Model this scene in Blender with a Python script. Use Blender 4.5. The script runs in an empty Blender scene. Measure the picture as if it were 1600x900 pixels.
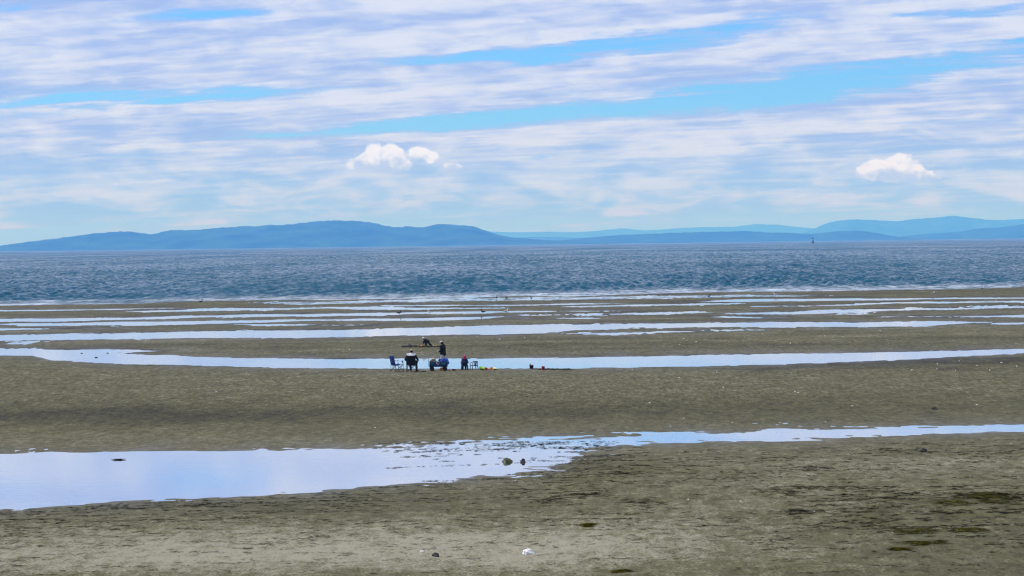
import bpy, math, random
import numpy as np
from mathutils import Vector, Matrix

# ------------------------------------------------------------------ camera
CAM_H = 7.3
FPX = 3600.0                      # focal length in pixels of the 1600 px wide photograph
PITCH = math.atan(69.0 / FPX)     # looking slightly down
ROLL = math.atan(20.0 / 1600.0)   # horizon rises to the right
F0 = Vector((0, math.cos(PITCH), -math.sin(PITCH)))
U0 = Vector((0, math.sin(PITCH), math.cos(PITCH)))
R0 = Vector((1, 0, 0))
CR = R0 * math.cos(ROLL) - U0 * math.sin(ROLL)
CU = R0 * math.sin(ROLL) + U0 * math.cos(ROLL)

sc = bpy.context.scene
COL = sc.collection
cam_data = bpy.data.cameras.new('camera')
cam_data.sensor_width = 36.0
cam_data.lens = 36.0 * FPX / 1600.0
cam_data.clip_start = 0.5
cam_data.clip_end = 120000.0
cam = bpy.data.objects.new('camera', cam_data)
COL.objects.link(cam)
cam.matrix_world = Matrix(((CR.x, CU.x, -F0.x, 0), (CR.y, CU.y, -F0.y, 0), (CR.z, CU.z, -F0.z, CAM_H), (0, 0, 0, 1)))
sc.camera = cam

sc.view_settings.view_transform = 'Standard'
sc.view_settings.look = 'None'
sc.view_settings.exposure = 0.0
sc.view_settings.gamma = 1.0
sc.view_settings.use_curve_mapping = False
sc.cycles.volume_bounces = 2
sc.cycles.max_bounces = 8
sc.cycles.use_denoising = True
sc.cycles.filter_width = 1.2

def ray(px, py):
    """world direction through a photograph pixel (arrays allowed), as x, y, z"""
    a = (np.asarray(px, float) - 800.0) / FPX
    b = -(np.asarray(py, float) - 450.0) / FPX
    return tuple(F0[i] + a * CR[i] + b * CU[i] for i in range(3))

def to_px(X, Y, Z=0.0):
    dz = Z - CAM_H
    f = X * F0.x + Y * F0.y + dz * F0.z
    a = (X * CR.x + Y * CR.y + dz * CR.z) / f
    b = (X * CU.x + Y * CU.y + dz * CU.z) / f
    return 800.0 + a * FPX, 450.0 - b * FPX

# ------------------------------------------------------------------ node helper
class NT:
    def __init__(self, tree):
        self.t = tree
    def new(self, kind, **kw):
        n = self.t.nodes.new(kind)
        for k, v in kw.items():
            setattr(n, k, v)
        return n
    def put(self, sock, v):
        if isinstance(v, bpy.types.NodeSocket):
            self.t.links.new(v, sock)
        else:
            sock.default_value = v
    def m(self, op, a, b=None, c=None, clamp=False):
        n = self.new('ShaderNodeMath', operation=op, use_clamp=clamp)
        for i, v in enumerate((a, b, c)):
            if v is not None:
                self.put(n.inputs[i], v)
        return n.outputs[0]
    def comb(self, x, y, z):
        n = self.new('ShaderNodeCombineXYZ')
        for i, v in enumerate((x, y, z)):
            self.put(n.inputs[i], v)
        return n.outputs[0]
    def noise(self, vec, scale, detail=4.0, rough=0.5, dist=0.0):
        n = self.new('ShaderNodeTexNoise')
        self.put(n.inputs['Vector'], vec)
        n.inputs['Scale'].default_value = scale
        n.inputs['Detail'].default_value = detail
        n.inputs['Roughness'].default_value = rough
        n.inputs['Distortion'].default_value = dist
        return n.outputs['Fac']
    def remap(self, v, a, b, c=0.0, d=1.0, smooth=True):
        n = self.new('ShaderNodeMapRange', interpolation_type='SMOOTHSTEP' if smooth else 'LINEAR')
        for i, x in enumerate((v, a, b, c, d)):
            self.put(n.inputs[i], x)
        return n.outputs[0]
    def mixc(self, f, a, b, blend='MIX'):
        n = self.new('ShaderNodeMix', data_type='RGBA', blend_type=blend)
        self.put(n.inputs[0], f)
        for i, v in ((6, a), (7, b)):
            self.put(n.inputs[i], v if isinstance(v, bpy.types.NodeSocket) else (*v, 1.0))
        return n.outputs[2]
    def mapping(self, vec, scale=(1, 1, 1), rot=(0, 0, 0), loc=(0, 0, 0)):
        n = self.new('ShaderNodeMapping')
        self.put(n.inputs[0], vec)
        n.inputs['Scale'].default_value = scale
        n.inputs['Rotation'].default_value = rot
        n.inputs['Location'].default_value = loc
        return n.outputs[0]

# ------------------------------------------------------------------ sky
SUN_EL = math.radians(57)
SUN_DIR = Vector((-math.cos(SUN_EL) * math.cos(math.radians(18)), math.cos(SUN_EL) * math.sin(math.radians(18)), math.sin(SUN_EL)))
W = bpy.data.worlds.new('World')
sc.world = W
W.use_nodes = True
wt = W.node_tree
wt.nodes.clear()
w = NT(wt)
out = w.new('ShaderNodeOutputWorld')
bg = w.new('ShaderNodeBackground')
bg.inputs['Strength'].default_value = 0.1
wt.links.new(bg.outputs[0], out.inputs[0])
sky = w.new('ShaderNodeTexSky')
sky.sky_type = 'NISHITA'
sky.sun_disc = False
sky.sun_elevation = SUN_EL
sky.sun_rotation = math.atan2(SUN_DIR.x, SUN_DIR.y)
sky.altitude = 0.0
sky.air_density = 1.0
sky.dust_density = 0.2
sky.ozone_density = 3.0
tc = w.new('ShaderNodeTexCoord')
sep = w.new('ShaderNodeSeparateXYZ')
wt.links.new(tc.outputs['Generated'], sep.inputs[0])
dx, dy, dz = sep.outputs
az = w.m('ARCTAN2', dx, dy)
el = w.m('ARCSINE', dz)
elp = w.m('MAXIMUM', dz, 0.0)
inv = w.m('DIVIDE', 1.0, w.m('ADD', elp, 0.07))
PX = w.m('MULTIPLY', dx, inv)
PY = w.m('MULTIPLY', dy, inv)
PYs = w.m('ADD', PY, w.m('MULTIPLY', PX, 0.35))
plane = w.comb(w.m('MULTIPLY', PX, 0.42), PYs, 0.0)
n_big = w.noise(plane, 1.4, 3.0, 0.5)
n_mid = w.noise(w.mapping(plane, loc=(3.7, 1.3, 2.0)), 2.6, 8.0, 0.52, 0.25)
n_fine = w.noise(w.mapping(plane, scale=(1.5, 1, 1), loc=(7.7, 5.3, 4.0)), 7.0, 7.0, 0.58, 0.3)
n_soft = w.noise(w.mapping(plane, loc=(1.2, 9.3, 0.0)), 1.7, 4.0, 0.5)
iso = w.comb(w.m('MULTIPLY', az, 1.0), w.m('MULTIPLY', el, 1.0), 0.0)

def sky_uv(px, py):
    x, y, z = (float(v) for v in ray(px, py))
    l = math.sqrt(x * x + y * y + z * z)
    return math.atan2(x, y), math.asin(z / l)

warp = w.m('MULTIPLY', w.m('SUBTRACT', w.noise(iso, 14.0, 5.0, 0.6), 0.5), 0.055)
warp2 = w.m('MULTIPLY', w.m('SUBTRACT', w.noise(w.mapping(iso, scale=(1, 4, 1), loc=(3, 8, 0)), 22.0, 6.0, 0.65), 0.5), 0.012)
az_w = w.m('ADD', az, warp)
el_w = w.m('ADD', el, warp2)

def blob(px, py, hl, ht, tilt, u=None, v=None, power=1.0):
    """1 in the middle of a long patch of sky, 0 outside; half length and half thickness in photo pixels"""
    u0, v0 = sky_uv(px, py)
    u = az_w if u is None else u
    v = el_w if v is None else v
    ca, sa = math.cos(math.radians(tilt)), math.sin(math.radians(tilt))
    du = w.m('SUBTRACT', u, u0)
    dv = w.m('SUBTRACT', v, v0)
    a = w.m('MULTIPLY', w.m('ADD', w.m('MULTIPLY', du, ca), w.m('MULTIPLY', dv, sa)), FPX / hl)
    b = w.m('MULTIPLY', w.m('SUBTRACT', w.m('MULTIPLY', dv, ca), w.m('MULTIPLY', du, sa)), FPX / ht)
    r2 = w.m('ADD', w.m('POWER', w.m('ABSOLUTE', a), 2.4), w.m('POWER', w.m('ABSOLUTE', b), 2.0))
    return w.m('EXPONENT', w.m('MULTIPLY', r2, -power))

GAPS = [(190, 155, 270, 17, 1.5, 1.0), (760, 92, 160, 12, 2, 0.8), (1010, 64, 210, 21, 5, 1.0), (1290, 128, 430, 23, 6.0, 1.1),
        (820, 178, 330, 13, 4, 0.95), (1500, 20, 140, 10, 0, 0.55), (20, 8, 60, 14, 0, 0.7), (340, 22, 110, 11, 0, 0.7),
        (860, 248, 130, 6, 0, 0.35), (1190, 228, 90, 5, 1, 0.35), (420, 205, 60, 4, 0, 0.25), (1590, 62, 70, 8, 0, 0.5), (150, 292, 190, 6, 1, 0.25)]
gap = None
for g in GAPS:
    b = w.m('MULTIPLY', blob(*g[:5]), g[5])
    gap = b if gap is None else w.m('ADD', gap, b)
low = w.remap(el, math.radians(0.4), math.radians(1.2), 0.36, 0.0)       # clear strip above the hills
dens = w.m('ADD', w.m('MULTIPLY', n_big, 0.55), w.m('MULTIPLY', n_mid, 0.75))
dens = w.m('SUBTRACT', w.m('ADD', dens, 0.02), w.m('MULTIPLY', gap, w.remap(w.noise(w.mapping(plane, scale=(0.8, 1, 1), loc=(2, 3, 8)), 5.0, 6.0, 0.6), 0.36, 0.62, 0.66, 0.36)))
dens = w.m('SUBTRACT', dens, low)
dens = w.m('SUBTRACT', dens, w.remap(el, math.radians(7), math.radians(32), 0.0, 0.20))   # seen from below the layer is more open than edge-on
dens = w.m('ADD', dens, w.m('MULTIPLY', w.m('SUBTRACT', n_fine, 0.5), 0.16))
dens = w.m('ADD', dens, w.m('MULTIPLY', w.m('SUBTRACT', w.noise(w.mapping(iso, scale=(1, 2.6, 1), loc=(1, 6, 0)), 60.0, 6.0, 0.6, 0.3), 0.5), 0.26))
cover = w.remap(dens, 0.20, 0.56)
billow = w.noise(w.mapping(iso, scale=(1, 3.2, 1), loc=(5, 2, 0)), 34.0, 6.0, 0.55, 0.4)
shade = w.m('ADD', w.m('MULTIPLY', n_soft, 0.40), w.m('ADD', w.m('MULTIPLY', n_mid, 0.38), w.m('MULTIPLY', n_fine, 0.36)))
shade = w.m('ADD', shade, w.m('MULTIPLY', billow, 0.45))
lit = w.remap(shade, 0.66, 0.93)
cloud_col = w.mixc(lit, (3.7, 5.0, 9.0), (7.6, 8.1, 9.7))
cloud_col = w.mixc(w.remap(cover, 0.45, 0.98, 0.85, 0.0), cloud_col, (4.5, 5.2, 8.9))            # thin lilac-grey margins
haze_c = w.mixc(w.remap(billow, 0.40, 0.62), (3.2, 5.6, 9.7), (6.4, 7.8, 10.0))
cloud_col = w.mixc(w.remap(el, math.radians(0.8), math.radians(3.0), 0.75, 0.0), cloud_col, haze_c)       # far cloud bases seen through more air
blue = w.mixc(1.0, sky.outputs[0], (0.50, 1.0, 1.72), 'MULTIPLY')
blue = w.mixc(w.remap(el, 0.0, math.radians(2.2), 0.75, 0.0), blue, (3.6, 6.6, 10.5))      # paler, bluer air low over the sea
col = w.mixc(w.m('MULTIPLY', cover, 0.93), blue, cloud_col)
# small cumulus heads above the islands
pn = w.m('MULTIPLY', w.m('SUBTRACT', w.noise(iso, 190.0, 6.0, 0.55), 0.5), 2.2)
isoup = w.mapping(iso, loc=(0.0016, -0.0030, 0))
pn2 = w.m('MULTIPLY', w.m('SUBTRACT', w.noise(isoup, 190.0, 6.0, 0.55), 0.5), 2.2)
PUFFS = [(600, 240, 34, 19, 0), (566, 254, 28, 12, 12), (598, 258, 48, 13, 0), (655, 238, 16, 11, 0), (676, 246, 14, 9, 0), (705, 262, 18, 8, 0),
         (1410, 258, 26, 20, 8), (1366, 262, 26, 15, 12), (1400, 272, 58, 14, -3), (1446, 276, 24, 8, 0)]
pf = None
for (x_, y_, a_, b_, t_) in PUFFS:
    b = blob(x_, y_, a_, b_, t_, u=az, v=el, power=1.3)
    pf = b if pf is None else w.m('ADD', pf, w.m('MULTIPLY', b, w.m('SUBTRACT', 1.0, pf)))
pcov = w.remap(w.m('ADD', pf, w.m('MULTIPLY', pn, w.m('ADD', w.m('MULTIPLY', pf, 0.95), 0.08))), 0.28, 0.52)
side = w.m('GREATER_THAN', az, 0.05)
e1b, e1t, e2b, e2t = sky_uv(600, 272)[1], sky_uv(600, 222)[1], sky_uv(1400, 290)[1], sky_uv(1400, 240)[1]
eb = w.m('ADD', e1b, w.m('MULTIPLY', side, e2b - e1b))
rel = w.m('DIVIDE', w.m('SUBTRACT', el, eb), e1t - e1b)
prel = w.remap(w.m('ADD', rel, w.m('ADD', w.m('MULTIPLY', pn, 0.30), w.m('MULTIPLY', w.m('SUBTRACT', pn, pn2), 0.35))), 0.12, 0.72)
pcol = w.mixc(prel, (5.2, 6.5, 9.7), (9.6, 10.2, 11.6))
col = w.mixc(w.m('MULTIPLY', pcov, w.remap(rel, 0.0, 0.35, 0.6, 0.93)), col, pcol)
wt.links.new(col, bg.inputs['Color'])

sun_data = bpy.data.lights.new('sun', 'SUN')
sun_data.energy = 3.6
sun_data.angle = math.radians(0.6)
sun_data.color = (1.0, 0.94, 0.83)
sun = bpy.data.objects.new('sun', sun_data)
COL.objects.link(sun)
sun.rotation_euler = (-SUN_DIR).to_track_quat('-Z', 'Y').to_euler()

# ------------------------------------------------------------------ helpers
rnd = random.Random(7)
_perm = np.random.default_rng(3).permutation(512).astype(np.int64)
_ang = np.random.default_rng(4).random(512) * 2 * np.pi
_gx, _gy = np.cos(_ang), np.sin(_ang)

def perlin(x, y, seed=0):
    x = np.asarray(x, float) + seed * 17.13
    y = np.asarray(y, float) + seed * 31.71
    xi = np.floor(x).astype(np.int64); yi = np.floor(y).astype(np.int64)
    xf = x - xi; yf = y - yi
    u = xf * xf * xf * (xf * (xf * 6 - 15) + 10)
    v = yf * yf * yf * (yf * (yf * 6 - 15) + 10)
    def g(ix, iy, fx, fy):
        h = _perm[(_perm[ix & 511] + iy) & 511]
        return _gx[h] * fx + _gy[h] * fy
    a = g(xi, yi, xf, yf); b = g(xi + 1, yi, xf - 1, yf)
    c = g(xi, yi + 1, xf, yf - 1); d = g(xi + 1, yi + 1, xf - 1, yf - 1)
    return ((a + (b - a) * u) + ((c + (d - c) * u) - (a + (b - a) * u)) * v) * 1.5

def fbm(x, y, octs=4, seed=0, gain=0.5):
    s = 0; a = 1.0
    for o in range(octs):
        s = s + a * perlin(x * 2 ** o, y * 2 ** o, seed + o)
        a *= gain
    return s

def mesh_obj(name, verts, faces, mat=None, parent=None, smooth=True):
    me = bpy.data.meshes.new(name)
    me.from_pydata([tuple(v) for v in verts], [], [tuple(int(i) for i in f) for f in faces])
    me.update()
    if smooth and len(me.polygons):
        me.polygons.foreach_set('use_smooth', [True] * len(me.polygons))
    if mat:
        me.materials.append(mat)
    o = bpy.data.objects.new(name, me)
    COL.objects.link(o)
    if parent:
        o.parent = parent
    return o

def np_mesh(name, V, Q, mat=None, parent=None, smooth=True, attrs=None):
    """quad mesh straight from numpy arrays"""
    me = bpy.data.meshes.new(name)
    V = np.ascontiguousarray(V, np.float32); Q = np.ascontiguousarray(Q, np.int32)
    me.vertices.add(len(V)); me.vertices.foreach_set('co', V.ravel())
    n = len(Q); k = Q.shape[1]
    me.loops.add(n * k); me.loops.foreach_set('vertex_index', Q.ravel())
    me.polygons.add(n); me.polygons.foreach_set('loop_start', np.arange(n, dtype=np.int32) * k)
    me.polygons.foreach_set('use_smooth', np.full(n, smooth, bool))
    me.update(calc_edges=True)
    for an, av in (attrs or {}).items():
        at = me.attributes.new(an, 'FLOAT', 'POINT')
        at.data.foreach_set('value', np.ascontiguousarray(av, np.float32))
    if mat:
        me.materials.append(mat)
    o = bpy.data.objects.new(name, me)
    COL.objects.link(o)
    if parent:
        o.parent = parent
    return o

def grid_quads(nr, nc):
    i = np.arange(nr - 1)[:, None] * nc + np.arange(nc - 1)[None, :]
    return np.stack([i, i + 1, i + nc + 1, i + nc], -1).reshape(-1, 4)

def empty(name, loc=(0, 0, 0), rz=0.0, scale=1.0):
    o = bpy.data.objects.new(name, None)
    o.empty_display_size = 0.2
    COL.objects.link(o)
    o.location = loc
    o.rotation_euler = (0, 0, rz)
    o.scale = (scale,) * 3
    return o

def tag(o, label, cat, group=None):
    o['label'] = label
    o['category'] = cat
    if group:
        o['group'] = group
    return o

def mat_new(name):
    m = bpy.data.materials.new(name)
    m.use_nodes = True
    t = m.node_tree
    b = t.nodes['Principled BSDF']
    return m, NT(t), b

def plain(name, col, rough=0.7, var=0.25, scale=20.0, spec=0.3, bump=0.0):
    """a plain procedural material with a little uneven tone"""
    m, n, b = mat_new(name)
    c = n.new('ShaderNodeTexCoord').outputs['Object']
    f = n.noise(c, scale, 4.0, 0.6)
    lo = tuple(x * (1 - var) for x in col); hi = tuple(min(1, x * (1 + var)) for x in col)
    n.put(b.inputs['Base Color'], n.mixc(n.remap(f, 0.3, 0.7), lo, hi))
    b.inputs['Roughness'].default_value = rough
    b.inputs['Specular IOR Level'].default_value = spec
    if bump:
        bn = n.new('ShaderNodeBump')
        bn.inputs['Strength'].default_value = bump
        bn.inputs['Distance'].default_value = 0.02
        n.put(bn.inputs['Height'], f)
        n.put(b.inputs['Normal'], bn.outputs[0])
    return m

# ------------------------------------------------------------------ the flat: pools, bars, sea edge (photo pixels: x, top, bottom)
SEA_EDGE = [(-400, 483), (0, 478), (100, 476), (200, 475), (270, 472), (400, 469), (500, 469), (600, 467), (700, 466), (800, 463), (900, 463),
            (1000, 459.5), (1100, 457), (1200, 455.5), (1300, 455), (1400, 453), (1500, 451.5), (1600, 449), (2000, 444)]
POOLS = {
 'A1': ([(395, 472, 473), (430, 471, 475), (500, 471.5, 476), (600, 468.5, 472.5), (700, 466.5, 471), (800, 464.8, 470), (900, 464.2, 469), (1000, 462, 466.5), (1100, 461.3, 465), (1200, 461, 464), (1270, 461.5, 463), (1290, 462, 462.2)], 1.6),
 'B1': ([(-300, 488, 491), (0, 484.2, 486.9), (100, 483.6, 485.9), (200, 482, 483.6), (270, 481.2, 482.6), (290, 481.5, 481.8)], 0.6),
 'B2': ([(190, 486.4, 486.8), (270, 484.5, 487.3), (310, 481.8, 486.2), (400, 481.3, 485), (470, 480.6, 483.4), (520, 480.4, 482.6), (560, 479, 484.6), (600, 479.6, 484.6), (700, 480.8, 483), (760, 481, 482.2), (790, 481.2, 481.5)], 1.2),
 'A2': ([(585, 478, 478.3), (600, 477, 479), (700, 476, 478.2), (760, 476.3, 477.7), (800, 475.8, 478), (860, 475, 477.2), (900, 474.4, 476.6), (970, 473.8, 475.2), (990, 474.2, 474.4)], 0.9),
 'A3': ([(880, 479, 479.3), (950, 477, 479.2), (1000, 475.4, 478.2), (1100, 474.4, 477), (1150, 473.6, 475.4), (1170, 474.2, 474.4)], 1.0),
 'A4': ([(1090, 471.4, 471.7), (1120, 469, 472), (1150, 468, 472), (1200, 467, 471.6), (1300, 466.4, 470.2), (1400, 466.2, 469), (1450, 465.8, 468), (1500, 465.2, 467.2), (1600, 464.6, 466.8), (1900, 461, 463)], 0.6),
 'A5': ([(1180, 478.8, 479.1), (1240, 477.6, 479), (1300, 476.6, 478.2), (1350, 474, 477), (1400, 472.3, 474.8), (1500, 470.8, 473.6), (1600, 469.4, 472.6), (1900, 466, 469)], 1.1),
 'C1': ([(-300, 503, 508), (0, 498, 503.4), (100, 497, 502.4), (200, 495.6, 500), (300, 493.3, 497.2), (400, 490.5, 495), (500, 490, 495), (560, 489.4, 493.2), (600, 488.4, 493), (650, 487.4, 491.2), (700, 486.8, 490.6), (760, 486.3, 489.6), (830, 486, 487.7), (880, 485.5, 487.2), (950, 485.2, 486.5), (980, 485.8, 486)], 0.8),
 'C2': ([(780, 493.5, 494), (830, 492.2, 493.8), (900, 490, 492.8), (950, 489.8, 492.4), (1000, 488.8, 492.2), (1050, 488, 491.4), (1090, 487.2, 489.6), (1110, 488, 488.3)], 1.3),
 'C3': ([(1125, 489.5, 489.8), (1160, 488, 491.4), (1200, 486.8, 492), (1250, 486.6, 492), (1300, 484.6, 490.6), (1350, 484, 489.4), (1400, 482.2, 485.4), (1480, 480.4, 483.8), (1550, 478, 483), (1600, 477.6, 482), (1900, 474, 478)], 1.6),
 'D1': ([(-300, 511, 514), (0, 505.4, 508), (60, 505, 509.4), (100, 504.4, 509.6), (200, 502.4, 508.6), (300, 501.3, 507.6), (400, 500.3, 504.6), (470, 499.2, 502.2), (550, 498.3, 501.2), (600, 497.3, 501.6), (660, 496.4, 501.2), (720, 495.3, 500), (770, 493.8, 496.8), (800, 493.4, 495.2), (815, 494, 494.3)], 0.7),
 'D2': ([(330, 506, 506.3), (360, 505.4, 507.2), (400, 506.6, 508.6), (470, 506.6, 508.6), (570, 507.8, 509.2), (590, 508.2, 508.5)], 0.8),
 'D3': ([(-300, 519, 522), (0, 513, 516.2), (60, 512.8, 515.2), (110, 513, 514.6), (170, 512.8, 514.2), (190, 513.2, 513.5)], 0.8),
 'E1': ([(800, 497.5, 497.8), (820, 496.7, 498.6), (870, 496.8, 498.2), (930, 496.8, 498), (945, 497.2, 497.4)], 0.6),
 'E2': ([(1105, 495.2, 495.5), (1130, 494.2, 497), (1200, 495.6, 498.2), (1240, 495.2, 497.2), (1260, 495.6, 495.9)], 0.8),
 'E3': ([(1350, 495, 495.4), (1400, 494.2, 495.8), (1450, 493.8, 495.6), (1520, 493.3, 496), (1600, 491.8, 496), (1900, 487, 491)], 0.8),
 'F1': ([(-300, 528, 539), (0, 523, 533), (100, 522, 531.4), (200, 520, 530), (300, 518, 529), (400, 516, 528.5), (500, 515.4, 527.5), (600, 514, 525.6), (700, 510.5, 524), (770, 508, 523.4), (800, 507.4, 522.6), (850, 507, 521), (900, 506.8, 516.4), (950, 506.4, 515), (1000, 505.8, 512.2), (1100, 504.4, 511.6), (1200, 503.4, 511.2), (1300, 503, 511.8), (1350, 503, 512), (1400, 502.4, 511), (1450, 502.4, 510), (1500, 502.4, 506), (1535, 503, 504)], 1.0),
 'F2': ([(1535, 506, 506.3), (1560, 504.6, 507.6), (1600, 503.4, 507), (1900, 499, 503)], 0.7),
 'F3': ([(880, 521, 521.3), (920, 519.4, 522.4), (980, 518.8, 522.4), (1040, 517.4, 519.6), (1060, 516.8, 518.8), (1100, 516, 518), (1150, 514.8, 516.4), (1180, 515.2, 515.5)], 1.8),
 'G0': ([(0, 538.6, 539), (15, 536, 539), (45, 533, 538.6), (58, 532.4, 534)], 1.2),
 'G1': ([(-300, 540, 556), (0, 544.4, 556), (50, 544.8, 556.4), (80, 545.6, 562.6), (100, 545.8, 564), (150, 547.5, 567.4), (200, 552.6, 569), (250, 555, 570), (300, 556.8, 571.5), (400, 559.4, 574.4), (500, 560.4, 575.6), (600, 560, 576.2), (700, 559.8, 576.6), (800, 559.4, 576.2), (900, 558.4, 575.6), (1000, 556.4, 574.4), (1100, 554.8, 572.4), (1200, 552.8, 570), (1300, 551.4, 567), (1350, 550.6, 565.4), (1400, 549, 563), (1450, 548.4, 560.4), (1500, 547.4, 557.4), (1550, 546, 555), (1600, 545, 551.6), (1900, 540, 545)], 0.8),
 'G2': ([(120, 545.6, 553), (180, 545.8, 552), (210, 546.2, 551), (240, 547.8, 549.6), (250, 548.4, 548.7)], 0.7),
 'H1': ([(-300, 712, 812), (0, 709, 797), (100, 708, 791), (200, 706.4, 784), (300, 704, 779), (400, 704, 775), (500, 702, 768), (600, 699, 759), (700, 693, 751), (750, 690, 744), (800, 687.5, 741), (850, 686, 733), (880, 685, 724), (900, 684, 712), (920, 683, 702), (960, 681, 696.5), (1000, 679, 693.5), (1100, 676, 690.5), (1200, 673, 689.5), (1280, 671, 685.5), (1350, 669, 681.5), (1400, 667.6, 679.5), (1500, 665.2, 676.8), (1600, 662.6, 674), (1900, 655, 668)], 1.0),
}
# how the fringe of the near pool breaks up along x
H_FRINGE = ([-300, 300, 600, 720, 800, 900, 1000, 1300, 1600], [0.9, 1.1, 2.0, 4.5, 6.0, 6.0, 3.4, 2.6, 2.4])
_pool_np = {k: (np.array([p[0] for p in v[0]], float), np.array([p[1] for p in v[0]], float), np.array([p[2] for p in v[0]], float), v[1]) for k, v in POOLS.items()}
_sea_np = np.array(SEA_EDGE, float)

def flat_fields(X, Y):
    """height of the sand and its distance (m along the view) to the nearest water: >0 in water, <0 on sand"""
    px, py = to_px(X, Y)
    D = np.maximum(Y, 5.0)
    mpp = D * D / (CAM_H * FPX)
    sea = np.interp(px, _sea_np[:, 0], _sea_np[:, 1]) - py
    F = sea.copy()
    fr = np.full_like(F, 0.9)
    for k, (xs, t, b, f) in _pool_np.items():
        tt = np.interp(px, xs, t); bb = np.interp(px, xs, b)
        v = np.minimum(py - tt, bb - py)
        v = v - 0.05 * np.maximum(0, xs[0] - px) - 0.05 * np.maximum(0, px - xs[-1])
        if k == 'H1':
            ff = np.interp(px, H_FRINGE[0], H_FRINGE[1])
        else:
            ff = f
        fr = np.where(v > F, ff, fr)
        F = np.maximum(F, v)
    dm = F * mpp
    out = np.maximum(-dm, 0); inn = np.maximum(dm, 0)
    z = 0.20 * (1 - np.exp(-out / 20.0)) - 0.10 * (1 - np.exp(-inn / 9.0))
    z = np.where(sea > 0, z - 0.4 * (1 - np.exp(-np.maximum(sea, 0) * mpp / 60.0)), z)
    # ragged edge and surface relief
    far = np.clip((D - 110.0) / 120.0, 0, 1)
    edge = (0.0075 * (fbm(X / 2.4, Y / 1.3, 4, 1) * (1 - far) + fbm(X / 6.0, Y / 8.0, 5, 2, 0.6) * far) + 0.004 * perlin(X / 0.5, Y / 1.5, 3) + 0.004 * perlin(X / 1.1, Y / 0.45, 6) * (1 - far)) * fr * np.clip(D / 130.0, 0.55, 1.3)
    calm = np.exp(-inn / (2.0 + 1.5 * fr))
    away = 1 - np.exp(-out / 3.5)
    relief = 0.024 * fbm(X / 0.42, Y / 0.75, 3, 5) + 0.030 * fbm(X / 5.0, Y / 6.5, 3, 9)
    patch = np.clip(0.5 + 1.2 * fbm(X / 7.0, Y / 9.0, 2, 61), 0, 1)
    relief = relief + 0.011 * patch * np.sin(2 * np.pi * (Y * 0.8 + X * 0.45 + 0.55 * fbm(X / 3.0, Y / 3.0, 2, 63))) * np.clip(1.6 - D / 80.0, 0, 1)      # sand ripples
    z = z + 0.008 * far + 0.002 + edge * calm * (1 + 2.4 * far) + relief * away * np.clip(1.35 - D / 330.0, 0.3, 1)
    return z, dm, px, py

def ground_z(x, y):
    return float(flat_fields(np.array([x]), np.array([y]))[0][0])

def at(px, py):
    """point of the sand seen at a photo pixel"""
    x, y, zz = (float(v) for v in ray(px, py))
    z = 0.0
    for _ in range(6):
        t = (z - CAM_H) / zz
        z = max(ground_z(x * t, y * t), -0.02)
    t = (z - CAM_H) / zz
    return Vector((x * t, y * t, z))

# tone of the sand: moist and dry areas, in photo pixels: x, y, half width, half height, amount
TONES = [(150, 652, 420, 13, -0.55), (750, 648, 320, 14, -0.30), (1250, 640, 420, 16, -0.20), (300, 690, 500, 12, 0.12),
         (250, 868, 380, 36, 0.60), (850, 862, 300, 36, 0.45), (700, 868, 700, 46, 0.35), (1200, 790, 600, 80, 0.22), (1280, 735, 330, 22, 0.16), (1500, 728, 200, 9, 0.25), (1420, 845, 260, 55, -0.26),
         (1050, 880, 200, 30, -0.08), (500, 792, 420, 16, -0.22), (950, 735, 160, 16, -0.22), (800, 600, 900, 18, 0.06), (1450, 566, 260, 7, -0.75),
         (1180, 575, 200, 3, -0.6), (400, 542, 300, 6, -0.18), (1200, 540, 500, 8, -0.12), (300, 552, 120, 5, 0.08), (1000, 525, 500, 4, 0.12), (660, 542, 30, 2, -0.25)]

def tone_field(px, py, X, Y):
    t = np.zeros_like(px)
    wx = px + 60 * fbm(X / 9, Y / 14, 3, 21)
    wy = py + 7 * fbm(X / 6, Y / 10, 3, 25)
    for cx, cy, sx, sy, a in TONES:
        t += a * np.exp(-((wx - cx) / sx) ** 2 - ((wy - cy) / sy) ** 2)
    return t

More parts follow.
